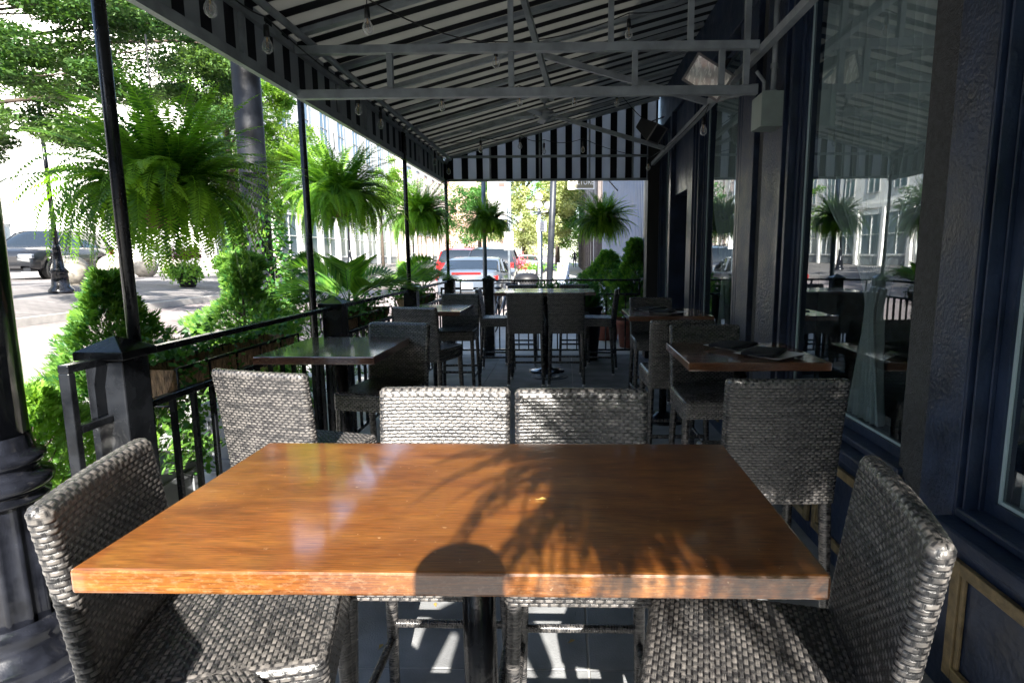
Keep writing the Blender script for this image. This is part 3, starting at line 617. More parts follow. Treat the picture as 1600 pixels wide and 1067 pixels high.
# string lights
def string(name_lb, pts, bulbs, sag):
    root = thing('string_light', name_lb, 'string light', pts[0], 0, 'strings of clear bulbs under the awning')
    path = []
    for a, c in zip(pts[:-1], pts[1:]):
        for k in range(8):
            t = k / 8; path.append((a[0] + (c[0] - a[0]) * t, a[1] + (c[1] - a[1]) * t, a[2] + (c[2] - a[2]) * t - 4 * sag * t * (1 - t)))
    path.append(pts[-1]); MB().tube(path, .0045, 6).build('cord', CORD, root)
    for x, y, z in bulbs:
        d = min(path, key=lambda p: (p[0] - x) ** 2 + (p[1] - y) ** 2)
        sk = MB().tube([(d[0], d[1], d[2]), (x, y, z + .09)], .003, 5).tube([(x, y, z + .03), (x, y, z + .095)], [.017, .015], 12).build('socket', BLACKM, root)
        MB().lathe([(.0135, .035), (.015, .02), (.028, -.005), (.031, -.022), (.026, -.043), (.011, -.057), (.001, -.060)], (x, y, z), 16).build('bulb', BULBM, sk)
        MB().tube([(x, y, z + .03), (x - .006, y, z - .02), (x + .006, y, z - .03), (x, y, z + .028)], .0012, 4).tube([(x, y, z + .035), (x, y, z + .005)], .005, 6).build('filament', mat('amber_filament', (.5, .28, .08), .4), sk)
def cordpts(bl): return [(x, y, z + .14) for x, y, z in bl]
B1 = [(-1.70, 3.0, 2.79), (-1.70, 3.55, 2.80), (-1.70, 5.05, 2.80), (-1.70, 5.65, 2.81), (-1.70, 7.95, 2.82), (-1.70, 8.85, 2.82)]
string('string of clear bulbs running just inside the left valance of the awning', [(-1.70, 1.6, 2.96)] + cordpts(B1), B1, .03)
B2 = [(-1.15, 3.65, 2.93), (.50, 4.98, 3.33), (-.55, 4.95, 3.12)]
string('string of clear bulbs slung across the awning nearest the camera', [(-1.66, 3.0, 3.0)] + cordpts([B2[0], B2[2], B2[1]]) + [(1.2, 4.8, 3.6)], B2, .06)
B3 = [(-1.12, 5.6, 2.95), (-.45, 6.1, 3.1), (.62, 7.5, 3.42), (.1, 6.8, 3.26)]
string('string of clear bulbs crossing behind the grey truss', [(-1.68, 5.2, 3.0)] + cordpts([B3[0], B3[1], B3[3], B3[2]]) + [(1.25, 7.8, 3.1)], B3, .06)
B4 = [(-1.10, 7.95, 2.97), (-.62, 8.35, 3.08), (-.30, 8.6, 3.05), (.25, 8.8, 3.1), (1.16, 8.6, 2.82), (1.18, 5.3, 2.66)]
string('string of clear bulbs hanging before the far striped gable', [(-1.70, 7.6, 3.0)] + cordpts(B4[:4]) + [(1.2, 8.6, 2.95), (1.22, 5.3, 2.86)], B4, .05)

# ceiling fan
fx, fy = -.24, 7.2; fan = thing('ceiling_fan', 'small grey ceiling fan hanging from the awning frame', 'ceiling fan', (fx, fy, 3.4))
FANM = mat('fan_grey', (.28, .30, .32), .45)
MB().lathe([(0, .0), (.05, -.005), (.062, -.04), (.04, -.075), (.012, -.085)], (fx, fy, roofz(fx) - .04), 18).tube([(fx, fy, roofz(fx) - .12), (fx, fy, 3.24)], .012, 8).build('mount', FANM, fan)
MB().lathe([(.015, .07), (.05, .06), (.11, .03), (.115, 0), (.07, -.03), (.06, -.05), (.02, -.065), (0, -.066)], (fx, fy, 3.21), 24).build('motor', FANM, fan)
for k in range(5):
    a = 2 * PI * k / 5 + .5; M = Matrix.Rotation(a, 3, 'Z') @ Matrix.Rotation(.2, 3, 'X')
    MB().cbox(Vector((fx, fy, 3.19)) + M @ Vector((.25, 0, 0)), (.24, .085, .006), M).cbox(Vector((fx, fy, 3.19)) + M @ Vector((.11, 0, 0)), (.08, .025, .008), M).build('blade', FANM, fan, bevel=.003)
# heaters
def heater(x, y, z, rz, rx, lb, face, ry=0):
    h = thing('patio_heater', lb, 'heater', (x, y, z), 0, 'heaters hung from the awning frame'); M = Matrix.Rotation(rz, 3, 'Z') @ Matrix.Rotation(rx, 3, 'X') @ Matrix.Rotation(ry, 3, 'Y')
    C0 = Vector((x, y, z))
    f = MB(); n = Vector((0, -1, 0)); pr = [(-.15, -.10, -.19, .0), ]
    a = [(-.155, -.11, -.105), (.155, -.11, -.105), (.155, -.11, .105), (-.155, -.11, .105), (-.09, .12, -.06), (.09, .12, -.06), (.09, .12, .06), (-.09, .12, .06)]
    f.add([C0 + M @ Vector(v) for v in a], [(0, 4, 5, 1), (1, 5, 6, 2), (2, 6, 7, 3), (3, 7, 4, 0), (4, 7, 6, 5), (0, 1, 2, 3)]); f.build('housing', BLACKM, h, bevel=.006)
    MB().cbox(C0 + M @ Vector((0, -.118, -.098)), (.31, .014, .016), M).cbox(C0 + M @ Vector((0, -.118, .098)), (.31, .014, .016), M).cbox(C0 + M @ Vector((-.147, -.118, 0)), (.016, .014, .18), M).cbox(C0 + M @ Vector((.147, -.118, 0)), (.016, .014, .18), M).build('bezel', mat('bezel_grey', (.16, .15, .15), .5), h)
    MB().cbox(C0 + M @ Vector((0, -.115, 0)), (.276, .005, .178), M).build('lamp_face', face, h)
    MB().bar(C0 + M @ Vector((.06, .06, .07)), C0 + Vector((.18, .15, .16)), .03, .012).build('bracket', BLACKM, h)
FACE = mat('reflector_face', (.85, .78, .70), .25, metal=.3, var=.25, vscale=14, streak=(3, 1, 1))
heater(1.06, 4.62, 2.90, R(-18), R(22), 'floodlight-shaped heater with a pale glass face tilted down behind the truss', FACE, R(35))
heater(.95, 7.0, 3.0, R(60), R(35), 'dark floodlight-shaped heater near the far gable, seen from behind', BLACKM)

# ------------------------------------------------------------------ shopfront on the right
SF = thing('shopfront', 'dark navy shopfront with large windows and ochre trimmed panels along the right side', 'building', (1.5, 4.5, 0))
GX = 1.5
def fbox(name, y0, y1, z0, z1, xf, m=NAVY, xb=1.62, par=None, bev=.004): return MB().box(xf, xb, y0, y1, z0, z1).build(name, m, par or SF, bevel=bev)
TOP = 3.42
fbox('fascia', -1.0, 10.4, TOP, 4.3, 1.40, bev=.01)
MB().box(1.43, 5.5, -1.0, 10.4, 4.303, 8.5).build('upper_wall', mat('dark_brick_upper', (.05, .045, .045), .8, var=.3, vscale=5), SF)
def moulding(y0, y1, side):
    """stepped jamb: three fillets getting deeper towards the glass"""
    n = 4; w_ = (y1 - y0) / n
    for k in range(n):
        i = k if side > 0 else n - 1 - k
        xf = (1.400, 1.428, 1.415, 1.462)[i]; fbox('moulding', y0 + k * w_ + .001, y0 + (k + 1) * w_ - .001, .66, TOP, xf)
def window(y0, y1, rows=1):
    f = fbox('window_frame', y0, y0 + .045, .70, TOP - .05, 1.478); MB().box(1.478, 1.62, y1 - .045, y1, .70, TOP - .05).box(1.478, 1.62, y0 + .046, y1 - .046, .70, .745).box(1.478, 1.62, y0 + .046, y1 - .046, TOP - .10, TOP - .05).build('sash', NAVY, f)
    MB().box(1.4985, 1.5045, y0 + .047, y1 - .047, .747, TOP - .102).build('pane', PANE, f)
    GK = mat('pale_gasket', (.38, .48, .50), .5)
    MB().box(1.490, 1.497, y0 + .0455, y0 + .058, .746, TOP - .101).box(1.490, 1.497, y1 - .058, y1 - .0455, .746, TOP - .101).box(1.490, 1.497, y0 + .059, y1 - .059, .746, .758).build('gasket', GK, f)
    fbox('sill', y0 - .06, y1 + .06, .60, .66, 1.33, bev=.012); fbox('sill_fillet', y0 - .04, y1 + .04, .662, .698, 1.40, bev=.01)
    kw = fbox('knee_wall', y0 - .1, y1 + .1, .0, .597, 1.385)
    n = max(1, round((y1 - y0) / .75)); pw = (y1 - y0) / n
    for k in range(n):
        a, c = y0 + k * pw + .03, y0 + (k + 1) * pw - .03; g = MB(); s_ = .045
        g.box(1.362, 1.383, a, a + s_, .10, .54).box(1.362, 1.383, c - s_, c, .10, .54).box(1.362, 1.383, a + s_ + .001, c - s_ - .001, .10, .10 + s_).box(1.362, 1.383, a + s_ + .001, c - s_ - .001, .54 - s_, .54)
        g.box(1.370, 1.384, a + s_ + .001, a + s_ + .02, .146, .494).box(1.370, 1.384, c - s_ - .02, c - s_ - .001, .146, .494)
        g.build('panel_trim', GOLD, kw, bevel=.004)
def pier(y0, y1, xf, m=NAVY, z0=0): fbox('pier', y0, y1, z0, TOP - .003, xf, m)
pier(-1.0, .15, 1.40, NAVYR)
window(.30, 2.02); moulding(2.022, 2.064, -1); moulding(.152, .298, 1)
pier(2.066, 2.268, 1.40, NAVYR); pier(2.272, 2.475, 1.43, STONE)
window(2.48, 3.88); moulding(3.882, 4.05, -1)
pier(4.055, 4.42, 1.41, NAVYR); pier(4.424, 4.60, 1.44, STONE); pier(4.604, 4.92, 1.40, NAVYR); moulding(4.925, 5.17, 1)
window(5.18, 6.48); moulding(6.482, 6.66, -1); pier(6.664, 6.92, 1.38)
# recessed door
dr = MB().box(1.80, 1.85, 6.98, 7.98, .02, 2.35).build('door', NAVY, SF, bevel=.004)
MB().box(1.792, 1.798, 7.13, 7.83, .65, 2.2).build('door_pane', PANE, dr)
MB().tube([(1.765, 7.08, .95), (1.74, 7.08, .97), (1.74, 7.08, 1.25), (1.765, 7.08, 1.27)], .012, 8).build('door_handle', SILV, dr)
fbox('door_head', 6.923, 8.02, 2.36, TOP - .003, 1.44); MB().box(1.63, 1.9, 6.925, 6.975, 0, 2.35).box(1.63, 1.9, 7.985, 8.02, 0, 2.35).build('door_reveal', NAVY, SF)
pier(8.024, 8.16, 1.38); window(8.17, 8.98); moulding(8.982, 9.10, -1); pier(9.104, 9.42, 1.23, mat('dark_brown_pier', (.016, .014, .013), .6, var=.3)); pier(9.424, 10.4, 1.34, NAVY)
# interior shell: floor, walls, ceiling
INT = mat('interior_wall', (.22, .28, .29), .8, var=.2)
MB().box(5.2, 5.3, -1, 10.4, 0, 3.4).box(1.64, 5.2, -1, -.9, 0, 3.4).box(1.64, 5.2, 10.3, 10.4, 0, 3.4).box(1.64, 5.2, -1, 10.4, 3.3, 3.4).box(1.64, 5.2, -1, 10.4, -.1, 0.01).build('interior', INT, SF)
# sheer curtains just inside
CURT = bpy.data.materials.new('sheer_curtain'); CURT.use_nodes = True; N = CURT.node_tree.nodes; L = CURT.node_tree.links
cb = N['Principled BSDF']; cb.inputs['Base Color'].default_value = (.52, .55, .56, 1); cb.inputs['Roughness'].default_value = .9
ct = N.new('ShaderNodeBsdfTransparent'); cm = N.new('ShaderNodeMixShader'); cm.inputs[0].default_value = .85; L.new(ct.outputs[0], cm.inputs[1]); L.new(cb.outputs[0], cm.inputs[2]); L.new(cm.outputs[0], N['Material Output'].inputs[0])
def curtain(y0, y1, lb, tie):
    n, m_ = 160, 40; V = []
    for j in range(m_ + 1):
        z = 3.25 - (3.25 - .05) * j / m_
        if tie is not None:
            t = max(0, min(1, (2.15 - z) / (2.15 - 1.3))); g = t * t * (3 - 2 * t); yc = tie
            wdt = (1 - g) * (y1 - y0) + g * .10 if z > 1.3 else .10 + .35 * min(1, (1.3 - z) / .9); c = (1 - g) * (y0 + y1) / 2 + g * yc if z > 1.3 else yc
        else: wdt = y1 - y0; c = (y0 + y1) / 2
        for i in range(n + 1):
            u = i / n - .5; V.append((1.575 + .028 * math.sin(u * 2 * PI * 13 + .8 * math.sin(z * 2)) + .01 * math.sin(u * 50 + z * 3), c + u * wdt, z))
    k = n + 1; b_ = MB(); b_.add(V, [(j * k + i, j * k + i + 1, (j + 1) * k + i + 1, (j + 1) * k + i) for j in range(m_) for i in range(n)], True)
    o = b_.build('sheer_curtain', CURT); o.modifiers.new('thickness', 'SOLIDIFY').thickness = .001; tag(o, lb, 'curtain', 'sheer curtains behind the shop windows')
curtain(2.50, 3.84, 'pale sheer curtain tied back inside the big window beside the plate table', 3.05)
curtain(.36, 2.05, 'pale sheer curtain hanging full inside the window at the right picture edge', None)
curtain(5.25, 6.4, 'pale sheer curtain tied back inside the window beyond the electrical box', 5.9)

# metal-clad building beyond
CB = thing('metal_building', 'blue-grey corrugated metal clad building beyond the shopfront', 'building', (3, 17, 0))
b = MB(); y = 10.6
prof = []
while y < 24: prof += [(1.50, y), (1.46, y + .02), (1.46, y + .11), (1.50, y + .13)]; y += .26
vs = [(x, yy, z) for z in (0, 6.5) for x, yy in prof]; n = len(prof); b.add(vs, [(i + 1, i, n + i, n + i + 1) for i in range(n - 1)])
b.build('cladding', mat('blue_grey_cladding', (.22, .26, .36), .45, var=.12, vscale=2), CB)
MB().box(1.52, 8, 10.55, 24, 0, 6.5).build('wall', mat('shed_wall', (.15, .17, .22), .8), CB)
MB().box(1.38, 8.05, 10.5, 24.1, 6.5, 6.75).build('roof', STEEL, CB)

# ------------------------------------------------------------------ leaves and plants
def leaves(name, C, D, Nn, ln, wd, m, parent, tone, bend=.0):
    """one diamond-like quad leaf per row: C base (n,3), D direction, Nn normal, ln, wd arrays"""
    D = D / np.maximum(np.linalg.norm(D, axis=1, keepdims=True), 1e-9); S = np.cross(D, Nn); S /= np.maximum(np.linalg.norm(S, axis=1, keepdims=True), 1e-9)
    ln = ln[:, None]; wd = wd[:, None]
    V = np.stack([C, C + D * ln * .45 + S * wd / 2, C + D * ln, C + D * ln * .45 - S * wd / 2], 1).reshape(-1, 3)
    Fq = np.arange(len(V)).reshape(-1, 4)
    return npmesh(name, V, Fq, m, parent, False, np.repeat(tone, 4))
def unit(n):
    v = rng.normal(size=(n, 3)); return v / np.linalg.norm(v, axis=1, keepdims=True)

FERN = leafmat('fern_leaf', (.010, .075, .018), (.25, .46, .05), .45)
def fern_mesh(seed, nf=380, Ls=(.30, .62)):
    g = np.random.default_rng(seed); V = []; Fq = []; tone = []; o = 0
    for i in range(nf):
        a = g.uniform(0, 2 * PI); q_ = g.uniform()
        if q_ < .30: e, k, L_ = g.uniform(.85, 1.45), g.uniform(.5, 1.7), g.uniform(Ls[0], Ls[1]) * .95
        elif q_ < .68: e, k, L_ = g.uniform(.1, .95), g.uniform(.9, 2.6), g.uniform(Ls[0], Ls[1]) * 1.05
        else: e, k, L_ = g.uniform(-.1, .6), g.uniform(1.8, 3.6), g.uniform(.28, .55)
        ns = 34; ds = L_ / ns; p = np.array([math.cos(a) * .05, math.sin(a) * .05, 0.]); aa = a; tw = g.uniform(-1.1, 1.1); tn = g.uniform(0, 1) ** 1.3
        pts = []; dirs = []
        for s in range(ns + 1):
            t = s / ns; ee = e - k * t ** 1.25; ee = max(ee, -1.45); d = np.array([math.cos(aa) * math.cos(ee), math.sin(aa) * math.cos(ee), math.sin(ee)]); aa += tw / ns
            pts.append(p.copy()); dirs.append(d); p = p + d * ds
        for s in range(2, ns + 1):
            t = s / ns; d = dirs[s]; hor = np.cross(d, [0, 0, 1.]); hn = np.linalg.norm(hor); hor = hor / hn if hn > .05 else np.array([-math.sin(aa), math.cos(aa), 0]); nn = np.cross(hor, d)
            pl = .054 * (min(1, t / .22) ** .7) * (1 - t ** 3.2) * g.uniform(.85, 1.1) + .003; pw = ds * 1.05
            for sg in (-1, 1):
                dd = hor * sg * .95 + d * .32 - nn * .22 + g.normal(size=3) * .06; dd /= np.linalg.norm(dd)
                b0 = pts[s]; V += [b0 - d * pw * .42, b0 + dd * pl * .55 - d * pw * .36, b0 + dd * pl + d * pw * .1, b0 + dd * pl * .5 + d * pw * .42]
                if sg > 0: Fq.append((o, o + 1, o + 2, o + 3))
                else: Fq.append((o + 3, o + 2, o + 1, o))
                tt = tn * .75 + .25 * t + g.uniform(-.08, .08); tone += [tt] * 4; o += 4
        for s in range(ns):                       # rachis
            d = dirs[s]; sd_ = np.cross(d, [0, 0, 1.]) * .0014; V += [pts[s] - sd_, pts[s] + sd_, pts[s + 1] + sd_, pts[s + 1] - sd_]; Fq.append((o, o + 1, o + 2, o + 3)); tone += [.9] * 4; o += 4
    return np.array(V), np.array(Fq), np.array(tone)
FM = [fern_mesh(11), fern_mesh(23, 350)]
POTW = mat('brown_basket', (.16, .07, .04), .8, var=.3, bump=.5)
def fern(x, y, z, scale, rz, var, lb, top):
    t = thing('hanging_fern', lb, 'hanging fern', (x, y, z), rz, 'ferns hanging around the patio')
    V, Fq, tn = FM[var]; npmesh('fronds', V * scale + np.array([0, 0, .02]), Fq, FERN, t, True, tn)
    s = scale
    MB().lathe([(0, -.16), (.07, -.155), (.10, -.12), (.125, -.04), (.128, 0), (.115, .0), (.11, -.03), (0, -.03)], (0, 0, 0), 24).build('basket', POTW, t, world=False)
    h = (top - z)
    b = MB()
    for k in range(3):
        a = 2 * PI * k / 3; b.tube([(.127 * math.cos(a), .127 * math.sin(a), 0), (0, 0, min(h - .02, .45))], .0025, 5)
    b.tube([(0, 0, min(h - .02, .45)), (0, 0, h)], .004, 6); b.build('hanger', CORD, t, world=False)
    return t
fern(-2.03, 3.0, 1.90, 1.16, .3, 0, 'largest bright green hanging fern, nearest the camera on the left', 2.66)
fern(-2.03, 5.35, 2.10, 1.18, 2.0, 1, 'second hanging fern from the camera on the left, right of the tall black column', 2.66)
fern(-2.03, 8.3, 2.10, 1.12, 4.0, 0, 'third hanging fern along the left side beside a thin black awning pole', 2.66)
fern(-1.22, 9.45, 2.10, .98, 1.1, 1, 'dark hanging fern at the far end above the parked silver sedan', 2.72)
fern(.56, 9.42, 2.08, 1.05, 5.0, 0, 'dark hanging fern at the far end in front of the metal clad wall', 2.72)
fern(.52, -.40, 2.12, 1.08, 2.6, 1, 'hanging fern behind the camera that shades the right half of the big orange table', 2.66)

fern(1.08, .12, 2.08, .8, 1.6, 0, 'hanging fern added out of view by the shopfront to shade the right stool', 2.9)  # unseen fern, added to shade the stool at the nearest right table
THUJA = leafmat('arborvitae_spray', (.022, .11, .03), (.20, .36, .05), .35)
def arborvitae(x, y, z0, h, rad, lb, n=2600, bright=.45, box=True, prof=None, sp=.07):
    t = thing('arborvitae', lb, 'shrub', (x, y, 0), 0)
    k = 9; u = rng.uniform(0, 1, n) ** .8; zz = u * h; prof = prof or (lambda q: (1 - q) ** .75 * (.55 + .45 * np.minimum(1, q / .15)) + .05)
    lump = 1 + .22 * np.sin(zz * 9 + 2) + rng.choice([0, 0, 0, .35], n) * rng.uniform(0, 1, n)
    a = rng.uniform(0, 2 * PI, n); lump = lump + .22 * np.sin(a * 3 + zz * 7) + .12 * np.sin(a * 5 - zz * 11)
    rr = rad * prof(u) * lump * rng.uniform(.45, 1.05, n) ** .5
    C0 = np.stack([rr * np.cos(a), rr * np.sin(a), zz + z0], 1); out = np.stack([np.cos(a), np.sin(a), np.full(n, .75)], 1) + rng.normal(size=(n, 3)) * .35
    out /= np.linalg.norm(out, axis=1, keepdims=True); Nn = unit(n); side = np.cross(out, Nn); side /= np.linalg.norm(side, axis=1, keepdims=True)
    tb = np.clip(rng.normal(bright, .25, n), 0, 1); L_ = rng.uniform(.7, 1.2, n) * sp
    Cs, Ds, Ns, Ls, Ws, Ts = [], [], [], [], [], []
    for j in range(k):
        f = j / (k - 1) - .5; s_ = abs(f) * 2; base = C0 + out * (L_ * (.15 + .75 * (1 - s_) * .9))[:, None] * (1 if j % 2 else .7)
        Cs.append(C0 + out * (L_ * .75 * (j / k))[:, None]); sg = 1 if j % 2 else -1
        Ds.append(out + side * sg * rng.uniform(.5, 1.0, n)[:, None] if j < k - 1 else out); Ns.append(Nn); Ls.append(L_ * (.62 - .35 * j / k)); Ws.append(L_ * .13 + 0 * u); Ts.append(tb + rng.uniform(-.1, .1, n) + .1 * j / k)
    leaves('foliage', np.concatenate(Cs), np.concatenate(Ds), np.concatenate(Ns), np.concatenate(Ls), np.concatenate(Ws), THUJA, t, np.clip(np.concatenate(Ts), 0, 1))
    b = MB().tube([(0, 0, z0 - .15), (0, 0, z0 + h * .85)], [.022, .006], 8)
    for i in range(26):
        a_ = rng.uniform(0, 2 * PI); z_ = z0 + h * rng.uniform(.02, .8); q = (z_ - z0) / h; r_ = rad * float(prof(np.array([q]))[0]) * .8
        b.tube([(0, 0, z_ - .08), (r_ * math.cos(a_) * .6, r_ * math.sin(a_) * .6, z_), (r_ * math.cos(a_), r_ * math.sin(a_), z_ + .1)], [.007, .004, .002], 5)
    b.build('trunk', BARK, t, world=False); return t
def planter_box(x, y, s, h, lb, m=GREYBOX):
    t = thing('planter_box', lb, 'planter', (x, y, 0)); MB().box(x - s, x + s, y - s, y + s, .03, h).build('box', m, t, bevel=.006)
    MB().box(x - s - .015, x + s + .015, y - s - .015, y + s + .015, h + .001, h + .03).build('rim', m, t, bevel=.004)
    for (ax, sg) in ((0, 1), (0, -1), (1, 1), (1, -1)):
        b = MB(); f = s + .002
        for (u0, u1, z0, z1) in ((-s + .04, s - .04, .10, .13), (-s + .04, s - .04, h - .08, h - .05), (-s + .04, -s + .07, .131, h - .081), (s - .07, s - .04, .131, h - .081)):
            if ax == 0: b.box(min(x + sg * f, x + sg * (f + .012)), max(x + sg * f, x + sg * (f + .012)), y + u0, y + u1, z0, z1)
            else: b.box(x + u0, x + u1, min(y + sg * f, y + sg * (f + .012)), max(y + sg * f, y + sg * (f + .012)), z0, z1)
        b.build('panel_moulding', m, t)
planter_box(-2.38, 3.02, .24, .45, 'grey panelled planter box under the arborvitae nearest the camera')
arborvitae(-2.38, 3.02, .42, 1.08, .35, 'bright green arborvitae in front of the brick street, behind the first railing post', 3600, .35)
arborvitae(-2.42, 2.55, .05, .95, .42, 'low sunlit yellow-green arborvitae beside the fluted lamp post', 2600, .85)
planter_box(-2.42, 4.35, .24, .50, 'grey panelled planter box under the shrub by the black column')
arborvitae(-2.62, 4.75, .35, 1.25, .40, 'tall feathery arborvitae growing up in front of the black column', 4600, .38, prof=lambda q: (1 - q) ** .38 * (.7 + .3 * np.sin(q * 14)) + .05)
t = thing('climbing_plant', 'loose climbing greenery wrapped around the lower part of the black column', 'climbing plant', (-3.08, 5.95, 0))
n = 4200; zz = rng.uniform(0, 1, n) ** 1.3 * 2.15; a = rng.uniform(0, 2 * PI, n); rr = (.14 + .38 * (1 - zz / 2.6) ** .6 * (.65 + .35 * np.sin(a * 3 + zz * 5)) * rng.uniform(.2, 1, n)); C0 = np.stack([rr * np.cos(a), rr * np.sin(a), zz], 1)
leaves('foliage', C0, np.stack([np.cos(a), np.sin(a), rng.normal(-.3, .7, n)], 1), unit(n), rng.uniform(.04, .11, n), rng.uniform(.018, .04, n), THUJA, t, np.clip(rng.normal(.35, .28, n), 0, 1))
b = MB()
for k in range(7): b.tube([(.145 * math.cos(k + z_ * 1.3), .145 * math.sin(k + z_ * 1.3), z_) for z_ in np.linspace(0, 1.2 + .08 * k, 14)], .010, 5)
b.build('stems', BARK, t, world=False)
arborvitae(-2.75, 6.3, .1, 1.50, .52, 'loose dark green shrub right of the black column', 1500, .25, sp=.09)
# railing troughs with trailing vines
VINE = leafmat('vine_leaf', (.015, .09, .02), (.10, .24, .04), .3)
def trough(x, y0, y1, z, lb, along_y=True):
    L_ = y1 - y0; t = thing('rail_planter', lb, 'planter', (x, (y0 + y1) / 2, z), 0, 'coir lined planters hung on the left railing')
    n = 60; m_ = 10; V = []; 
    for j in range(m_ + 1):
        a = PI * j / m_
        for i in range(n + 1):
            e = .85 + .15 * math.sin(PI * min(1, max(0, i / n))) ** .3; rr = .115 * e + rnd.uniform(-.006, .006)
            V.append((x + .115 + rr * math.cos(a) * 1.0, y0 + L_ * i / n, z - rr * 1.5 * math.sin(a)))
    k = n + 1; b = MB(); b.add(V, [(j * k + i, j * k + i + 1, (j + 1) * k + i + 1, (j + 1) * k + i) for j in range(m_) for i in range(n)], True)
    b.add([V[j * k] for j in range(m_ + 1)], [tuple(range(m_ + 1))]); b.add([V[j * k + n] for j in range(m_ + 1)], [tuple(range(m_ + 1))[::-1]]); b.build('coir_liner', COIR, t)
    f = MB().box(x - .01, x + .005, y0, y1, z - .005, z + .01).box(x + .225, x + .24, y0, y1, z - .005, z + .01)
    for q in range(6):
        y = y0 + L_ * q / 5; f.tube([(x, y, z), (x + .0, y, z - .1), (x + .05, y, z - .18), (x + .18, y, z - .18), (x + .235, y, z - .1), (x + .235, y, z)], .006, 6)
    f.build('wire_frame', BLACK, t)
    # fibres
    nf = 1500; C0 = np.stack([x + .115 + .118 * np.cos(rng.uniform(0, PI, nf)), rng.uniform(y0, y1, nf), z - rng.uniform(.0, .17, nf)], 1); C0[:, 0] = x + .115 + np.sign(C0[:, 0] - x - .115) * .118 * np.sqrt(np.clip(1 - ((z - C0[:, 2]) / .178) ** 2, 0, 1))
    C0 -= np.array(t.location); D = np.stack([rng.normal(0, .5, nf), rng.normal(0, .4, nf), rng.normal(-.9, .4, nf)], 1)
    leaves('coir_fibres', C0, D, unit(nf), rng.uniform(.03, .07, nf), np.full(nf, .0022), COIR, t, np.zeros(nf))
    nv = int(620 * L_); C1 = []; 
    a = np.stack([rng.normal(x + .06, .07, nv), rng.uniform(y0 - .08, y1 + .08, nv), z + .03 + np.abs(rng.normal(0, .05, nv))], 1)
    tr = []; D1 = unit(nv) + np.array([0, 0, .4]); pts = [a]
    for q in range(int(18 * L_)):
        px, py = x + (rnd.choice((-.02, .25))), rnd.uniform(y0, y1); ln = rnd.uniform(.2, .75); m2 = int(ln * 75); tt = np.linspace(0, ln, m2)
        tr.append(np.stack([px + .02 * np.sin(tt * 12 + q) + rng.normal(0, .012, m2), py + .03 * np.sin(tt * 9 + q * 2) + rng.normal(0, .012, m2), z + .03 - tt], 1))
    P = np.concatenate([a] + tr) - np.array(t.location); n2 = len(P); N_ = unit(n2) + np.array([.5, -.6, .6])
    leaves('vine', P, unit(n2) + np.array([0, 0, -.3]), N_, rng.uniform(.022, .040, n2), rng.uniform(.02, .034, n2), VINE, t, np.clip(rng.normal(.45, .3, n2), 0, 1))
trough(-2.10, 2.75, 4.05, 1.06, 'coir lined railing planter with trailing round-leaved vine nearest the camera')
trough(-2.10, 5.0, 6.3, 1.06, 'coir lined railing planter in the middle of the left railing')
trough(-2.10, 7.25, 8.6, 1.06, 'coir lined railing planter at the far end of the left railing')
# palms
PALM = leafmat('palm_leaf', (.03, .15, .03), (.24, .42, .07), .4)
def palm(x, y, z, s, n, lb):
    t = thing('palm_plant', lb, 'palm', (x, y, z), 0, 'small palms along the left railing'); C0, D0, N0, L0, W0 = [], [], [], [], []; st = MB()
    for i in range(n):
        a = 2 * PI * i / n + rnd.uniform(-.3, .3); e = rnd.uniform(.6, 1.3); L_ = s * rnd.uniform(.7, 1.05); p = Vector((0, 0, 0)); path = [p.copy()]
        for k in range(18):
            ee = e - 1.5 * (k / 18) ** 1.4; d = Vector((math.cos(a) * math.cos(ee), math.sin(a) * math.cos(ee), math.sin(ee))); p = p + d * L_ / 18; path.append(p.copy())
            if k > 4:
                hz = d.cross(Vector((0, 0, 1))).normalized(); nn = hz.cross(d)
                for sg in (-1, 1):
                    for q in (0, .5):
                        C0.append(path[-2].lerp(p, q)); D0.append(hz * sg * .8 + d * .75 + nn * .25); N0.append(nn); L0.append(s * .42 * math.sin(PI * (k - 3) / 17) ** .6); W0.append(.026)
        st.tube(path, [.006 * (1 - j / 22) for j in range(19)], 5)
    st.build('stems', mat('palm_stem', (.05, .14, .03), .5), t, world=False)
    leaves('fronds', np.array(C0), np.array(D0), np.array(N0), np.array(L0), np.array(W0), PALM, t, np.clip(rng.normal(.5, .25, len(C0)), 0, 1))
palm(-2.12, 5.75, 1.08, .80, 12, 'small fan-leaved palm rising over the railing right of the black column')
palm(-2.12, 7.6, 1.08, .80, 11, 'small palm over the railing beside the third awning pole')
palm(-2.1, 8.7, 1.08, .62, 10, 'small palm at the far corner of the left railing')
# end of the patio
b = thing('planter_pot', 'black round planter holding grasses behind the far table', 'planter', (.35, 9.0, 0)); 
MB().lathe([(0, 0), (.14, 0), (.2, .75), (.22, .78), (.22, .82), (.19, .82), (.18, .78), (0, .78)], (.35, 9.02, 0), 28).build('pot', BLACKM, b)
n = 420; C0 = np.stack([rng.normal(0, .06, n), rng.normal(0, .06, n), np.full(n, .78)], 1); D = np.stack([rng.normal(0, .5, n), rng.normal(0, .5, n), np.full(n, 1.)], 1)
leaves('grass_blades', C0 - np.array([0, -.02, 0]), D, unit(n), rng.uniform(.2, .45, n), np.full(n, .012), VINE, b, rng.uniform(0, .4, n))
tp = thing('planter_box', 'low dark planter box with greenery outside the far railing', 'planter', (.02, 9.75, 0))
MB().box(-.45, .55, 9.6, 9.95, .55, .95).build('box', BLACKM, tp, bevel=.01); MB().box(-.4, -.36, 9.65, 9.9, 0, .55).box(.46, .5, 9.65, 9.9, 0, .55).build('legs', BLACKM, tp)
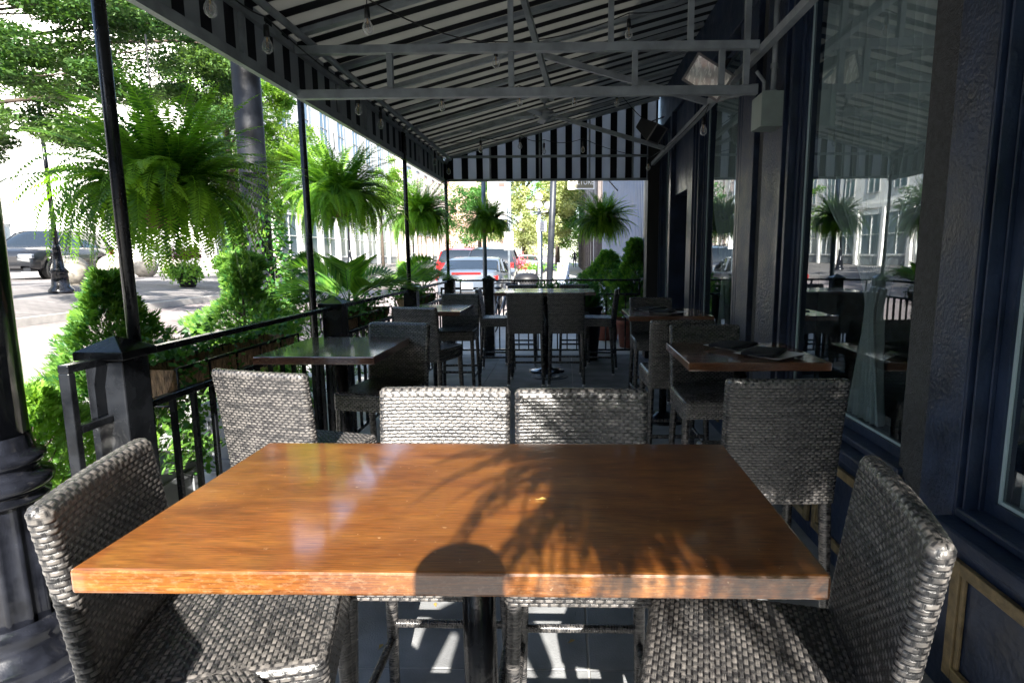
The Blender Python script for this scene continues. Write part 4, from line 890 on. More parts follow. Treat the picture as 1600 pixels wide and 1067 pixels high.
n = 2600; C0 = np.stack([rng.uniform(-.5, .5, n), rng.uniform(-.2, .2, n), .95 + np.abs(rng.normal(0, .09, n))], 1); leaves('greenery', C0, unit(n) + np.array([0, 0, .4]), unit(n), rng.uniform(.03, .07, n), rng.uniform(.02, .04, n), VINE, tp, rng.uniform(0, .6, n))
for x, y, h, r, lb in ((.78, 11.2, 1.15, .62, 'round green juniper beside the metal clad wall, left one'), (1.22, 10.5, 1.35, .45, 'taller pointed green juniper touching the metal clad wall, right one')):
    a = arborvitae(x, y, .48, h, r, lb, 4200, .35, sp=.10)
for x, y, lb in ((1.15, 10.3, 'terracotta pot holding the right juniper beyond the far railing'), (.78, 11.2, 'terracotta pot holding the left juniper beyond the far railing')):
    t = thing('terracotta_pot', lb, 'flower pot', (x, y, 0)); MB().lathe([(0, 0), (.2, 0), (.26, .40), (.29, .40), (.30, .48), (.27, .48), (.26, .44), (0, .44)], (x, y, 0), 28).build('pot', TERRA, t); MB().lathe([(0, .455), (.255, .45)], (x, y, 0), 20).build('soil', mat('soil', (.03, .02, .015), 1.), t)

# ------------------------------------------------------------------ black columns and lamps on the left
def fluted(b, c, r0, r1, z0, z1, n=16):
    vs = []; seg = n * 6
    for z, r in ((z0, r0), (z1, r1)):
        for k in range(seg):
            a = 2 * PI * k / seg; q = (k % 6) / 6; rr = r * (1 - .075 * math.sin(PI * q) ** .8 * (0 < q)); vs.append((c[0] + rr * math.cos(a), c[1] + rr * math.sin(a), z))
    b.add(vs, [(k, (k + 1) % seg, seg + (k + 1) % seg, seg + k) for k in range(seg)], True); return b
c = (-2.14, 2.05)
lp = thing('lamp_post', 'thick black cast iron lamp post with fluted base at the left picture edge', 'lamp post', (c[0], c[1], 0))
b = MB(); b.lathe([(.30, 0), (.30, .03), (.285, .045), (.25, .06), (.265, .10), (.255, .13), (.215, .16), (.205, .20), (.215, .22), (.185, .26)], (*c, 0), 40); fluted(b, c, .170, .158, .24, .70); b.build('base', BLACKP, lp)
MB().lathe([(.155, .70), (.172, .705), (.176, .72), (.162, .73), (.166, .745), (.186, .755), (.192, .775), (.186, .795), (.160, .805), (.152, .82), (.158, .84), (.172, .85), (.172, .87), (.150, .88), (.142, .90), (.138, .93), (.133, .95)], (*c, 0), 40).build('collar', BLACKP, lp)
MB().tube([(*c, .94), (*c, 3.6), (*c, 4.4)], [.132, .150, .12], 32).build('shaft', BLACKP, lp)
MB().sphere((c[0], c[1], 4.62), .22, 16).build('globe', GLOBE, lp)
# plain tall black column
COLP = mat('column_paint', (.010, .013, .020), .55, var=.7, vscale=4, bump=.4, bscale=18, spec=.45)
cp = thing('utility_column', 'plain tall black painted steel column on the kerb behind the shrubs', 'column', (-3.08, 5.95, 0))
MB().lathe([(.22, 0), (.22, .06), (.16, .10), (.135, .14), (.128, .3), (.125, 8)], (-3.08, 5.95, 0), 32).build('shaft', COLP, cp); MB().lathe([(.133, 0), (.133, .05)], (-3.08, 5.95, 2.35), 32).build('band', BLACKP, cp)
# thin old street lamp on the plaza
def thin_lamp(x, y, h, lb, s=1.):
    z = T(x) + .12 if x < -9.8 else 0; t = thing('street_lamp', lb, 'street lamp', (x, y, z), 0, 'thin black street lamps')
    MB().lathe([(.26 * s, 0), (.26 * s, .06), (.19 * s, .14), (.16 * s, .45), (.19 * s, .5), (.12 * s, .6), (.08 * s, 1.0), (.09 * s, 1.04), (.055 * s, 1.15)], (x, y, z), 20).build('base', BLACKP, t)
    MB().tube([(x, y, z + 1.1), (x, y, z + h)], [.055 * s, .04 * s], 12).build('pole', BLACKP, t)
    MB().lathe([(.05, 0), (.12, .05), (.16, .3), (.18, .32), (.05, .5), (0, .55)], (x, y, z + h), 16).build('lantern', GLOBE, t)
thin_lamp(-12.3, 14.2, 4.6, 'thin black street lamp standing on the plaza in front of the parked dark SUV')
thin_lamp(-12.0, 33, 5.0, 'thin black street lamp before the white building across the street')
thin_lamp(-11.2, 44, 5.0, 'farther thin black street lamp across the street')
# globe lamp
gl = thing('globe_lamp', 'street lamp with a cluster of white globes beyond the far railing', 'street lamp', (-1.12, 25.5, 0))
MB().tube([(-1.12, 25.5, 0), (-1.12, 25.5, 3.3)], [.09, .06], 12).tube([(-1.5, 25.5, 3.15), (-1.12, 25.5, 3.1), (-.74, 25.5, 3.15)], .03, 8).tube([(-1.12, 25.1, 3.15), (-1.12, 25.9, 3.15)], .03, 8).build('pole', STEEL, gl)
for x, y, z in ((-1.12, 25.5, 3.75), (-1.5, 25.5, 3.38), (-.74, 25.5, 3.38), (-1.12, 25.1, 3.38)): MB().sphere((x, y, z), .17, 16).build('globe', GLOBE, gl)
# signs and poles beyond the railing
t = thing('street_pole', 'plain grey metal pole just behind the far railing', 'pole', (-1.32, 9.75, 0)); MB().tube([(-1.32, 9.75, 0), (-1.32, 9.75, 3.6)], .035, 14).build('shaft', GALV, t); MB().lathe([(.09, 0), (.09, .02), (.04, .05)], (-1.32, 9.75, 0), 14).build('base', GALV, t)
t = thing('street_pole', 'leaning dark grey pole beside the sidewalk beyond the railing', 'pole', (-.42, 14, 0)); MB().tube([(-.42, 14, 0), (-.22, 14, 4.5)], .075, 16).build('shaft', mat('dark_grey_pole', (.02, .024, .032), .45, var=.2), t); MB().lathe([(.13, 0), (.13, .03), (.08, .08)], (-.42, 14, 0), 16).build('base', GALV, t)
def text_mesh(name, body, size, m, parent, loc, rot, ext=.004, wspace=1.):
    cu = bpy.data.curves.new(name, 'FONT'); cu.body = body; cu.size = size; cu.extrude = ext; cu.align_x = 'CENTER'; cu.align_y = 'CENTER'; cu.space_character = wspace
    to = bpy.data.objects.new(name + '_tmp', cu); COL.objects.link(to); dg = bpy.context.evaluated_depsgraph_get(); me = bpy.data.meshes.new_from_object(to.evaluated_get(dg)); bpy.data.objects.remove(to)
    me.materials.clear(); me.materials.append(m); o = bpy.data.objects.new(name, me); link(o, parent); o.location = loc; o.rotation_euler = rot; return o
t = thing('street_sign', 'white rectangular sign with grey lines on a pole over the bike rack', 'sign', (-1.55, 16.4, 0))
MB().tube([(-1.55, 16.4, 0), (-1.55, 16.4, 4.4)], .04, 12).build('pole', GALV, t); MB().box(-1.68, -1.42, 16.34, 16.355, 1.60, 2.10).build('sign_panel', WHITEM, t, bevel=.004)
t = thing('street_sign', 'small square white sign on a slim pole under the globes', 'sign', (-.70, 17.5, 0))
MB().tube([(-.70, 17.5, 0), (-.70, 17.5, 2.45)], .03, 12).build('pole', GALV, t); sp_ = MB().box(-.84, -.56, 17.44, 17.455, 2.1, 2.4).build('sign_panel', WHITEM, t, bevel=.004)
b = MB()
for k in range(4): b.box(-.80, -.62 - .03 * (k % 2), 17.434, 17.439, 2.16 + k * .055, 2.175 + k * .055)
b.build('printed_lines', mat('sign_grey', (.3, .3, .33), .5), t)
# CULTURE sign on its bracket
t = thing('hanging_sign', 'white framed sign reading CULTURE hung from a bracket beyond the far railing', 'sign', (.45, 17, 3.6))
MB().box(.10, .78, 16.97, 17.0, 3.28, 3.60).build('board', mat('sign_cream', (.16, .15, .10), .6), t)
MB().box(.07, .10, 16.955, 17.01, 3.25, 3.63).box(.78, .81, 16.955, 17.01, 3.25, 3.63).box(.1005, .7795, 16.955, 17.01, 3.25, 3.28).box(.1005, .7795, 16.955, 17.01, 3.60, 3.63).build('frame', WHITEM, t)
o = text_mesh('lettering', 'CULTURE', .165, WHITEM, t, (0, 0, 0), (PI / 2, 0, 0)); o.location = (.44 - .45, 16.965 - 17, 3.44 - 3.6); o.scale = (1, 1.25, 1)
o = text_mesh('lettering_outline', 'CULTURE', .168, mat('sign_olive', (.15, .13, .03), .6), t, (0, 0, 0), (PI / 2, 0, 0), .001); o.location = (.45 - .45, 16.969 - 17, 3.43 - 3.6); o.scale = (1, 1.28, 1)
MB().box(.05, 1.46, 16.97, 17.0, 3.80, 3.84).bar((.9, 16.985, 3.82), (1.46, 16.985, 3.2), .03, .03).box(.2, .215, 16.98, 16.99, 3.73, 3.80).box(.65, .665, 16.98, 16.99, 3.73, 3.80).build('bracket', BLACK, t)
# litter bin
t = thing('litter_bin', 'black slatted litter bin with a domed rim beyond the far railing', 'litter bin', (-1.0, 15.2, 0)); b = MB()
for k in range(26):
    a = 2 * PI * k / 26; b.bar((-1.0 + .27 * math.cos(a), 15.2 + .27 * math.sin(a), .05), (-1.0 + .30 * math.cos(a), 15.2 + .30 * math.sin(a), .92), .035, .008, (math.cos(a), math.sin(a), 0))
b.build('slats', BLACKM, t); MB().lathe([(.255, .03), (.255, .85), (0, .85)], (-1.0, 15.2, 0), 24).build('liner', mat('bin_liner', (.02, .02, .022), .7), t)
MB().lathe([(.31, .86), (.33, .90), (.31, .95), (.24, 1.03), (.15, 1.06), (.14, 1.04), (.0, 1.03)], (-1.0, 15.2, 0), 28).build('lid', BLACKM, t)
# bicycle at the rack
def bicycle(x, y, rz, lb):
    t = thing('bicycle', lb, 'bicycle', (x, y, 0), rz, 'bicycles at the rack')
    for cx in (-.5, .52):
        w_ = MB().tube([(cx + .33 * math.cos(2 * PI * k / 28), 0, .34 + .33 * math.sin(2 * PI * k / 28)) for k in range(29)], .018, 6, False).build('wheel', TYRE, t, world=False)
        s_ = MB()
        for k in range(14): a = 2 * PI * k / 14; s_.tube([(cx, 0, .34), (cx + .32 * math.cos(a), 0, .34 + .32 * math.sin(a))], .0025, 4)
        s_.build('spokes', ALLOY, w_, world=False)
    f = MB(); fr = [((-.5, 0, .34), (-.12, 0, .34)), ((-.12, 0, .34), (-.2, 0, .86)), ((-.5, 0, .34), (-.18, 0, .74)), ((-.12, 0, .34), (.38, 0, .74)), ((-.18, 0, .78), (.36, 0, .82)), ((.34, 0, .92), (.52, 0, .34))]
    for p, q in fr: f.tube([p, q], .016, 8)
    f.build('frame', mat('bike_grey', (.2, .22, .24), .4, metal=.4), t, world=False)
    MB().tube([(.36, -.28, .96), (.32, -.1, .98), (.32, .1, .98), (.36, .28, .96)], .014, 8).build('handlebar', BLACKM, t, world=False); MB().sphere((-.21, 0, .90), .1, 10, 1.3, .7, .35).build('saddle', BLACKM, t, world=False)
bicycle(-1.38, 12.6, R(80), 'grey bicycle parked at the kerb in front of the silver sedan'); bicycle(-1.22, 13.6, R(70), 'second bicycle at the kerb beside the litter bin')
# far end of the walk
def person(name, lb, x, y, z, facing, tops, legs, pose='walk', hh=1.72):
    me = bpy.data.meshes.new('person'); s = hh / 1.72; st = .22 if pose == 'walk' else .06
    J = {'pel': (0, 0, .95), 'chest': (0, 0, 1.25), 'neck': (0, 0, 1.45), 'head0': (0, .01, 1.56), 'head': (0, .02, 1.66), 'sl': (-.18, 0, 1.40), 'sr': (.18, 0, 1.40), 'hl': (-.1, 0, .92), 'hr': (.1, 0, .92),
         'kl': (-.1, st * .7, .50), 'kr': (.1, -st * .2, .50), 'al': (-.1, st, .08), 'ar': (.1, -st * 1.4, .10), 'tl': (-.1, st + .16, .03), 'tr': (.1, -st * 1.4 + .15, .04)}
    if pose == 'photo': J.update({'el': (-.24, .10, 1.15), 'er': (.24, .10, 1.15), 'wl': (-.10, .17, 1.42), 'wr': (.10, .17, 1.42)})
    else: J.update({'el': (-.24, -.08, 1.12), 'er': (.24, .10, 1.12), 'wl': (-.25, .02, .88), 'wr': (.25, .28, .92)})
    Rr = {'pel': .13, 'chest': .14, 'neck': .055, 'head0': .075, 'head': .105, 'sl': .065, 'sr': .065, 'hl': .09, 'hr': .09, 'kl': .06, 'kr': .06, 'al': .042, 'ar': .042, 'tl': .035, 'tr': .035, 'el': .042, 'er': .042, 'wl': .03, 'wr': .03}
    ks = list(J); me.from_pydata([Vector(J[k]) * s for k in ks], [(ks.index(a), ks.index(b_)) for a, b_ in (('pel', 'chest'), ('chest', 'neck'), ('neck', 'head0'), ('head0', 'head'), ('neck', 'sl'), ('neck', 'sr'), ('sl', 'el'), ('sr', 'er'), ('el', 'wl'), ('er', 'wr'), ('pel', 'hl'), ('pel', 'hr'), ('hl', 'kl'), ('hr', 'kr'), ('kl', 'al'), ('kr', 'ar'), ('al', 'tl'), ('ar', 'tr'))], [])
    o = bpy.data.objects.new(name, me); link(o); o.location = (x, y, z); o.rotation_euler = (0, 0, facing); me.materials.append(tops)
    sk = o.modifiers.new('skin', 'SKIN'); 
    for i, k in enumerate(ks): me.skin_vertices[0].data[i].radius = (Rr[k], Rr[k])
    me.skin_vertices[0].data[0].use_root = True
    o.modifiers.new('sub', 'SUBSURF').levels = 1; tag(o, lb, 'person'); return o
WALKP = mat('walker_clothes', (.02, .022, .03), .9)
person('person', 'pedestrian in dark clothes walking away on the far sidewalk', .95, 62, 0, 0, WALKP, WALKP)
def aboard(x, y, lb):
    t = thing('sandwich_board', lb, 'sandwich board', (x, y, 0)); 
    MB().cbox((x, y - .14, .5), (.55, .025, .98), Matrix.Rotation(-.22, 3, 'X')).build('front_panel', mat('board_blue', (.10, .16, .30), .5, col2=(.35, .40, .45), vscale=5), t); MB().cbox((x, y + .10, .5), (.55, .025, .98), Matrix.Rotation(.22, 3, 'X')).build('rear_panel', WHITEM, t)
aboard(-.10, 27, 'blue and white sandwich board standing on the far sidewalk')
# concrete sphere bollards
for x, y, lb in ((-13.75, 16.25, 'concrete sphere bollard behind the thin street lamp'), (-15.0, 19.4, 'concrete sphere bollard partly hidden by the thin awning pole'), (-15.9, 22.2, 'concrete sphere bollard in front of the silver car, third in the row'), (-16.9, 25.2, 'concrete sphere bollard near the flower urn, fourth in the row'), (-16.3, 28.5, 'concrete sphere bollard farthest in the row, behind the flower urn')):
    z = T(x) + .12; t = thing('sphere_bollard', lb, 'bollard', (x, y, z), 0, 'concrete sphere bollards'); MB().sphere((x, y, z + .40), .43, 28).build('sphere', SPHERE, t); MB().lathe([(.24, -.01), (.24, .03), (.2, .05)], (x, y, z), 20).build('foot', SPHERE, t)
# flower urn
ux, uy = -11.6, 18.0; uz = T(ux) + .12; t = thing('flower_urn', 'tapered dark urn with lime and purple plants on the plaza', 'planter', (ux, uy, uz))
MB().lathe([(0, 0), (.2, 0), (.22, .05), (.36, .55), (.38, .56), (.38, .6), (.33, .58), (0, .56)], (ux, uy, uz), 24).build('urn', BLACKM, t)
n = 1100; C0 = np.stack([rng.normal(0, .24, n), rng.normal(0, .24, n), .45 + rng.normal(0, .14, n)], 1); C0[:, 1] -= .12; leaves('lime_leaves', C0, unit(n), unit(n) + np.array([0, -1, .6]), rng.uniform(.06, .12, n), rng.uniform(.05, .1, n), PALM, t, rng.uniform(.4, 1, n))
n = 900; C0 = np.stack([rng.normal(0, .3, n), rng.normal(0, .2, n), .85 + np.abs(rng.normal(0, .17, n))], 1); leaves('purple_leaves', C0, unit(n) + np.array([0, 0, .5]), unit(n), rng.uniform(.06, .13, n), rng.uniform(.03, .06, n), leafmat('purple_leaf', (.03, .006, .015), (.22, .04, .08), .2), t, rng.uniform(0, 1, n))
# pink flower bed far off by the bin
t = thing('flower_planter', 'low concrete planter with pink flowers beyond the litter bin', 'planter', (-2.0, 26, 0)); MB().box(-3.0, -1.3, 25.5, 26.5, 0, .7).build('box', KERBM, t, bevel=.02)
n = 1600; C0 = np.stack([rng.normal(-.1, .25, n), rng.normal(0, .25, n), .7 + np.abs(rng.normal(0, .22, n))], 1); leaves('flowers', C0, unit(n), unit(n), rng.uniform(.07, .14, n), rng.uniform(.06, .1, n), leafmat('pink_petal', (.35, .05, .10), (.75, .25, .3), .3), t, rng.uniform(0, 1, n))
n = 900; C0 = np.stack([rng.normal(.3, .6, n), rng.normal(0, .3, n), .7 + np.abs(rng.normal(0, .15, n))], 1); leaves('leaves', C0, unit(n), unit(n), rng.uniform(.07, .14, n), rng.uniform(.05, .1, n), PALM, t, rng.uniform(0, 1, n))

# ------------------------------------------------------------------ vehicles
def carpaint(name, col): return mat(name, col, .35, coat=.5, spec=.35)
def car(x, y, z, rz, kind, paint, lb, badge=False):
    """front towards local +Y"""
    t = thing('parked_car', lb, 'car', (x, y, z), rz, 'vehicles parked across and along the street')
    if kind == 'sedan': L_, W, H = 4.7, 1.82, 1.44; zb = .22; P = [(-2.33, .62, .98), (-2.28, .38, 1.05), (-1.55, .30, 1.09), (-1.1, .28, 1.04), (0, .26, 1.0), (1.0, .26, .99), (1.9, .30, .88), (2.28, .36, .74), (2.36, .42, .62)]; G_ = [(-1.75, 1.06, 1.07), (-.95, 1.05, 1.40), (-.2, 1.02, 1.44), (.35, 1.0, 1.40), (1.25, .98, .99)]
    else: L_, W, H = 4.9, 1.98, 1.77; zb = .28; P = [(-2.42, .55, 1.02), (-2.36, .38, 1.12), (-1.6, .32, 1.16), (-.5, .30, 1.16), (.6, .30, 1.14), (1.05, .30, 1.14), (1.95, .34, 1.06), (2.32, .40, .92), (2.42, .48, .72)]; G_ = [(-2.33, 1.10, 1.14), (-2.05, 1.13, 1.66), (-1.2, 1.14, 1.76), (0, 1.14, 1.77), (.45, 1.12, 1.70), (1.2, 1.12, 1.14)]
    def loft(rows, w_at):
        vs = []; n = len(rows[0])
        for r_ in rows: vs += r_
        return vs, [(j * n + i, j * n + i + 1, (j + 1) * n + i + 1, (j + 1) * n + i) for j in range(len(rows) - 1) for i in range(n - 1)] + [tuple(range(n))[::-1], tuple((len(rows) - 1) * n + i for i in range(n))]
    # densify body profile
    ys = np.linspace(P[0][0], P[-1][0], 40); lo = np.interp(ys, [p[0] for p in P], [p[1] for p in P]); hi = np.interp(ys, [p[0] for p in P], [p[2] for p in P])
    rows = []; wr = .36 if kind != 'sedan' else .33; wy = (-1.42, 1.45)
    for yy, a, c in zip(ys, lo, hi):
        e = abs(yy) / (L_ / 2); hw = W / 2 * (1 - .16 * max(0, e - .55) ** 1.5 * 4 * .6)
        arch = a
        for q in wy:
            d = abs(yy - q)
            if d < wr + .08: arch = max(arch, wr + math.sqrt(max(0, (wr + .08) ** 2 - d * d)) * .92)
        rows.append([(-hw * .9, yy, arch), (-hw, yy, arch + .05 if arch < c - .2 else arch), (-hw, yy, (arch + c) / 2), (-hw * .965, yy, c - .1), (-hw * .86, yy, c - .01), (-hw * .4, yy, c + .02), (hw * .4, yy, c + .02), (hw * .86, yy, c - .01), (hw * .965, yy, c - .1), (hw, yy, (arch + c) / 2), (hw, yy, arch + .05 if arch < c - .2 else arch), (hw * .9, yy, arch)])
    b = MB(); vs, fs = loft(rows, None); b.add(vs, fs, True); b.box(-W / 2 + .22, W / 2 - .22, -L_ / 2 + .12, L_ / 2 - .15, zb, .55); body = b.build('body', paint, t, world=False)
    gy = np.linspace(G_[0][0], G_[-1][0], 24); gt = np.interp(gy, [p[0] for p in G_], [p[2] for p in G_]); gb = np.interp(gy, [p[0] for p in G_], [p[1] for p in G_]) - .02
    rows = []
    for yy, zt, z0 in zip(gy, gt, gb):
        k = (zt - z0) / .65; hb = W / 2 * .90; ht = W / 2 * (.90 - .17 * min(1, k)); zt = max(zt, z0 + .02)
        rows.append([(-hb, yy, z0), (-ht, yy, z0 + (zt - z0) * .86), (-ht * .9, yy, z0 + (zt - z0) * .965), (-ht * .4, yy, zt), (ht * .4, yy, zt), (ht * .9, yy, z0 + (zt - z0) * .965), (ht, yy, z0 + (zt - z0) * .86), (hb, yy, z0)])
    b = MB(); vs, fs = loft(rows, None); b.add(vs, fs, True); b.build('windows', CGLASS, t, world=False)
    # roof skin and pillars in body colour, sitting just proud of the glass
    rb = MB(); sel = [r_ for r_ in rows if r_[3][2] > H - (.12 if kind == 'sedan' else .16)]; vs = []
    for r_ in sel: vs += [(p[0] * 1.012, p[1], p[2] + .008) for p in r_[1:7]]
    n = 6; rb.add(vs, [(j * n + i, j * n + i + 1, (j + 1) * n + i + 1, (j + 1) * n + i) for j in range(len(sel) - 1) for i in range(n - 1)], True)
    for sg in (-1, 1):
        def pil(r0, r1): rb.bar((sg * abs(r0[0][0]) * 1.004, r0[0][1], r0[0][2]), (sg * abs(r1[1][0]) * 1.01, r1[1][1], r1[1][2] + .01), .05, .05)
        pil(rows[-1], sel[-1]); pil(rows[0 if kind == 'suv' else 1], sel[0]); m_ = rows[len(rows) // 2]; pil(m_, m_); q = rows[6]; pil(q, q) if kind == 'suv' else None
    rb.build('roof', paint, t, world=False)
    if kind == 'suv':
        for sg in (-1, 1): MB().tube([(sg * .68, -1.9, 1.76), (sg * .68, -1.8, 1.83), (sg * .68, .1, 1.84), (sg * .68, .25, 1.78)], .018, 6).build('roof_rail', BLACKM, t, world=False)
    for q in wy:
        for sg in (-1, 1):
            x0, x1 = sg * (W / 2 - .235), sg * (W / 2 - .012); w_ = MB(); pr = []
            vs = []; prof = [(wr * .6, x0), (wr * .94, x0), (wr, x0 + (x1 - x0) * .15), (wr, x0 + (x1 - x0) * .85), (wr * .94, x1), (wr * .66, x1)]
            for r_, xx in prof:
                for k in range(28): a = 2 * PI * k / 28; vs.append((xx, q + r_ * math.cos(a), wr + r_ * math.sin(a)))
            w_.add(vs, [(j * 28 + k, j * 28 + (k + 1) % 28, (j + 1) * 28 + (k + 1) % 28, (j + 1) * 28 + k) for j in range(5) for k in range(28)], True); wo_ = w_.build('wheel', TYRE, t, world=False)
            rm = MB(); xo = x1 - sg * .015
            rm.tube([(xo, q, wr), (xo - sg * .05, q, wr)], .06, 12)
            for k in range(10):
                a = 2 * PI * (k // 2) / 5 + (.17 if k % 2 else -.17); rm.bar((xo, q + .05 * math.cos(a), wr + .05 * math.sin(a)), (xo, q + wr * .66 * math.cos(a), wr + wr * .66 * math.sin(a)), .03, .035, (1, 0, 0))
            rm.tube([(xo, q + wr * .66 * math.cos(2 * PI * k / 28), wr + wr * .66 * math.sin(2 * PI * k / 28)) for k in range(29)], .014, 6, False); rm.build('rim', ALLOY, wo_, world=False)
            MB().tube([(x1 - sg * .06, q, wr), (x1 - sg * .07, q, wr)], wr * .66, 24).build('brake_disc', BLACKM, wo_, world=False)
            # dark wheel well
            MB().tube([(sg * (W / 2 - .27), q, wr + .02), (sg * (W / 2 - .28), q, wr + .02)], wr + .07, 24).build('wheel_well', BLACKM, t, world=False)
    yb = -L_ / 2; zt_ = P[1][2]
    for sg in (-1, 1):
        if kind == 'sedan': MB().cbox((sg * .66, yb + .06, .86), (.36, .06, .15)).cbox((sg * .84, yb + .2, .88), (.05, .3, .13)).build('tail_lamp', REDL, t, bevel=.02, world=False)
        else: MB().cbox((sg * .84, yb + .07, 1.0), (.2, .07, .30)).build('tail_lamp', REDL, t, bevel=.02, world=False)
        MB().cbox((sg * .70, L_ / 2 - .13, .80 if kind == 'suv' else .68), (.42, .16, .15)).build('headlight', HLAMP, t, bevel=.03, world=False)
        MB().cbox((sg * (W / 2 + .07), .80, 1.10 if kind == 'suv' else 1.0), (.20, .10, .14)).build('mirror', paint, t, bevel=.03, world=False)
    MB().cbox((0, yb + .03, .66), (.34, .03, .16)).build('licence_plate', WHITEM, t, world=False); MB().cbox((0, yb + .06, .42), (1.3, .06, .16)).build('rear_bumper_insert', BLACKM, t, world=False)
    MB().cbox((0, L_ / 2 - .05, .70), (.95, .06, .2)).cbox((0, L_ / 2 - .06, .45), (1.1, .06, .12)).build('grille', BLACKM, t, bevel=.01, world=False)
    if badge:
        MB().cbox((-.035, yb - .0, .90), (.018, .02, .09)).cbox((.035, yb, .90), (.018, .02, .09)).cbox((0, yb, .90), (.055, .02, .018)).build('badge', SILV, t, world=False)
        MB().cbox((0, yb + .01, 1.0), (.8, .03, .05)).build('brake_light', REDL, t, world=False)
    return t
ang = math.atan2(1.6 / 4.3, 1)
zc = T(-18.5) + .12
car(-19.25, 21.9, zc, PI + .17, 'suv', carpaint('car_dark_grey', (.012, .014, .018)), 'dark grey SUV parked behind the concrete spheres at the left edge')
car(-19.4, 29.2, T(-20) + .12, PI + .32, 'sedan', carpaint('car_light_silver', (.42, .44, .46)), 'silver car parked beyond the spheres, mostly hidden by the nearest fern')
car(-2.72, 18.6, -.10, 0, 'sedan', carpaint('car_silver_blue', (.085, .105, .135)), 'silver sedan seen from behind just past the far railing', True)
car(-2.95, 25.4, -.10, 0, 'suv', carpaint('car_slate', (.03, .036, .05)), 'dark blue-grey SUV parked ahead of the silver sedan')
car(-4.75, 28.5, -.10, 0, 'suv', carpaint('car_red', (.30, .010, .012)), 'bright red SUV in the street left of the silver sedan')
car(-2.6, 40, -.10, 0, 'sedan', carpaint('car_pale', (.5, .5, .5)), 'pale car parked far down the street behind the flower planter')

# ------------------------------------------------------------------ buildings across the street
def facade(name_lb, x, y0, y1, z0, fl, fh, m, bay, lowm, side=1, depth=10):
    t = thing('street_building', name_lb, 'building', (x, (y0 + y1) / 2, z0)); H_ = fl * fh + 1
    MB().box(x - depth, x, y0, y1, z0 - .5, z0 + H_).build('wall', m, t); MB().box(x - depth - .05, x + .25, y0 - .15, y1 + .15, z0 + H_, z0 + H_ + .45).box(x + .001, x + .12, y0, y1, z0 + fh - .15, z0 + fh + .12).build('cornice', m, t)
    GL = mat('far_glass', (.10, .14, .18), .12, spec=.8); FR = mat('far_frame', (.30, .30, .30), .6); n = max(1, int((y1 - y0) / bay)); bw = (y1 - y0) / n
    for k in range(n):
        yc = y0 + (k + .5) * bw
        for f in range(fl):
            zb = z0 + f * fh; h0, h1, hw = (zb + .75, zb + fh - .55, bw * .34) if f == 0 else (zb + .9, zb + fh - .7, bw * .20)
            w_ = MB().box(x + .012, x + .07, yc - hw - .08, yc - hw, h0 - .08, h1 + .08).box(x + .012, x + .07, yc + hw, yc + hw + .08, h0 - .08, h1 + .08).box(x + .012, x + .09, yc - hw + .001, yc + hw - .001, h0 - .12, h0).box(x + .012, x + .09, yc - hw + .001, yc + hw - .001, h1, h1 + .12).box(x + .03, x + .06, yc - .03, yc + .03, h0 + .001, h1 - .001).box(x + .03, x + .06, yc - hw + .002, yc - .032, (h0 + h1) / 2 - .03, (h0 + h1) / 2 + .03).box(x + .03, x + .06, yc + .032, yc + hw - .002, (h0 + h1) / 2 - .03, (h0 + h1) / 2 + .03).build('window', FR if f else lowm, t)
            MB().box(x + .004, x + .02, yc - hw + .002, yc + hw - .002, h0 + .003, h1 - .003).build('pane', GL, w_)
        MB().box(x + .002, x + .18, yc - bw / 2 - .18, yc - bw / 2 + .18, z0 + .0, z0 + fh - .16).build('pilaster', m, t)
        MB().box(x + .002, x + .05, yc - bw * .33, yc + bw * .33, z0 + .05, z0 + .6).build('stall_panel', mat('stall_grey', (.25, .27, .28), .6), t)
    return t
zp = T(-16) + .12
LOWM = mat('white_frame', (.7, .7, .68), .6)
facade('long white stucco building with tall windows across the street, nearest', -17.5, 29.5, 62, zp, 3, 3.9, WHITEW, 3.2, LOWM)
facade('cream building farther down the street past the white one', -16.8, 63, 86, zp, 3, 3.6, mat('cream_stucco', (.66, .60, .52), .8, var=.05), 3.4, LOWM)
facade('red brick building with pale cornice far down the street', -11.5, 87, 125, .3, 3, 3.8, BRICKW, 3.6, LOWM)
facade('pale building beyond the parked cars at the far left of the plaza', -42, -10, 75, zp, 4, 3.8, WHITEW, 4.2, LOWM, depth=12)
t = thing('end_building', 'white building closing off the plaza behind the silver car', 'building', (-29, 50, zp)); MB().box(-41.9, -17.6, 50.0, 58, zp - .5, zp + 14).build('wall', WHITEW, t)
for k in range(7):
    for f in range(3):
        w_ = MB().box(-40 + k * 3.2, -38.6 + k * 3.2, 49.93, 49.997, zp + 1.2 + f * 4, zp + 3.4 + f * 4).build('window', LOWM, t); MB().box(-39.9 + k * 3.2, -38.7 + k * 3.2, 49.91, 49.928, zp + 1.3 + f * 4, zp + 3.3 + f * 4).build('pane', mat('far_glass'), w_)
rb_ = facade('dark brown building on the right side far beyond the metal clad wall', 1.6, 30, 70, 0, 3, 3.8, mat('tan_brick', (.10, .085, .08), .8, var=.2), 3.6, LOWM, depth=12)
rb_.scale.x = -1
# banner
t = thing('banner', 'white banner with a small red block on a lamp pole far down the street', 'banner', (-3.45, 30, 0)); MB().tube([(-2.75, 30, 0), (-2.75, 30, 5.4)], .06, 10).build('pole', GALV, t); MB().box(-3.85, -2.82, 29.98, 30.0, 3.1, 4.95).build('cloth', WHITEM, t); MB().box(-3.3, -3.0, 29.97, 29.977, 4.65, 4.85).build('red_mark', mat('banner_red', (.6, .05, .04), .6), t)
MB().tube([(-3.9, 29.99, 4.97), (-2.75, 29.99, 4.97)], .02, 6).tube([(-3.9, 29.99, 3.08), (-2.75, 29.99, 3.08)], .02, 6).build('banner_arm', GALV, t)

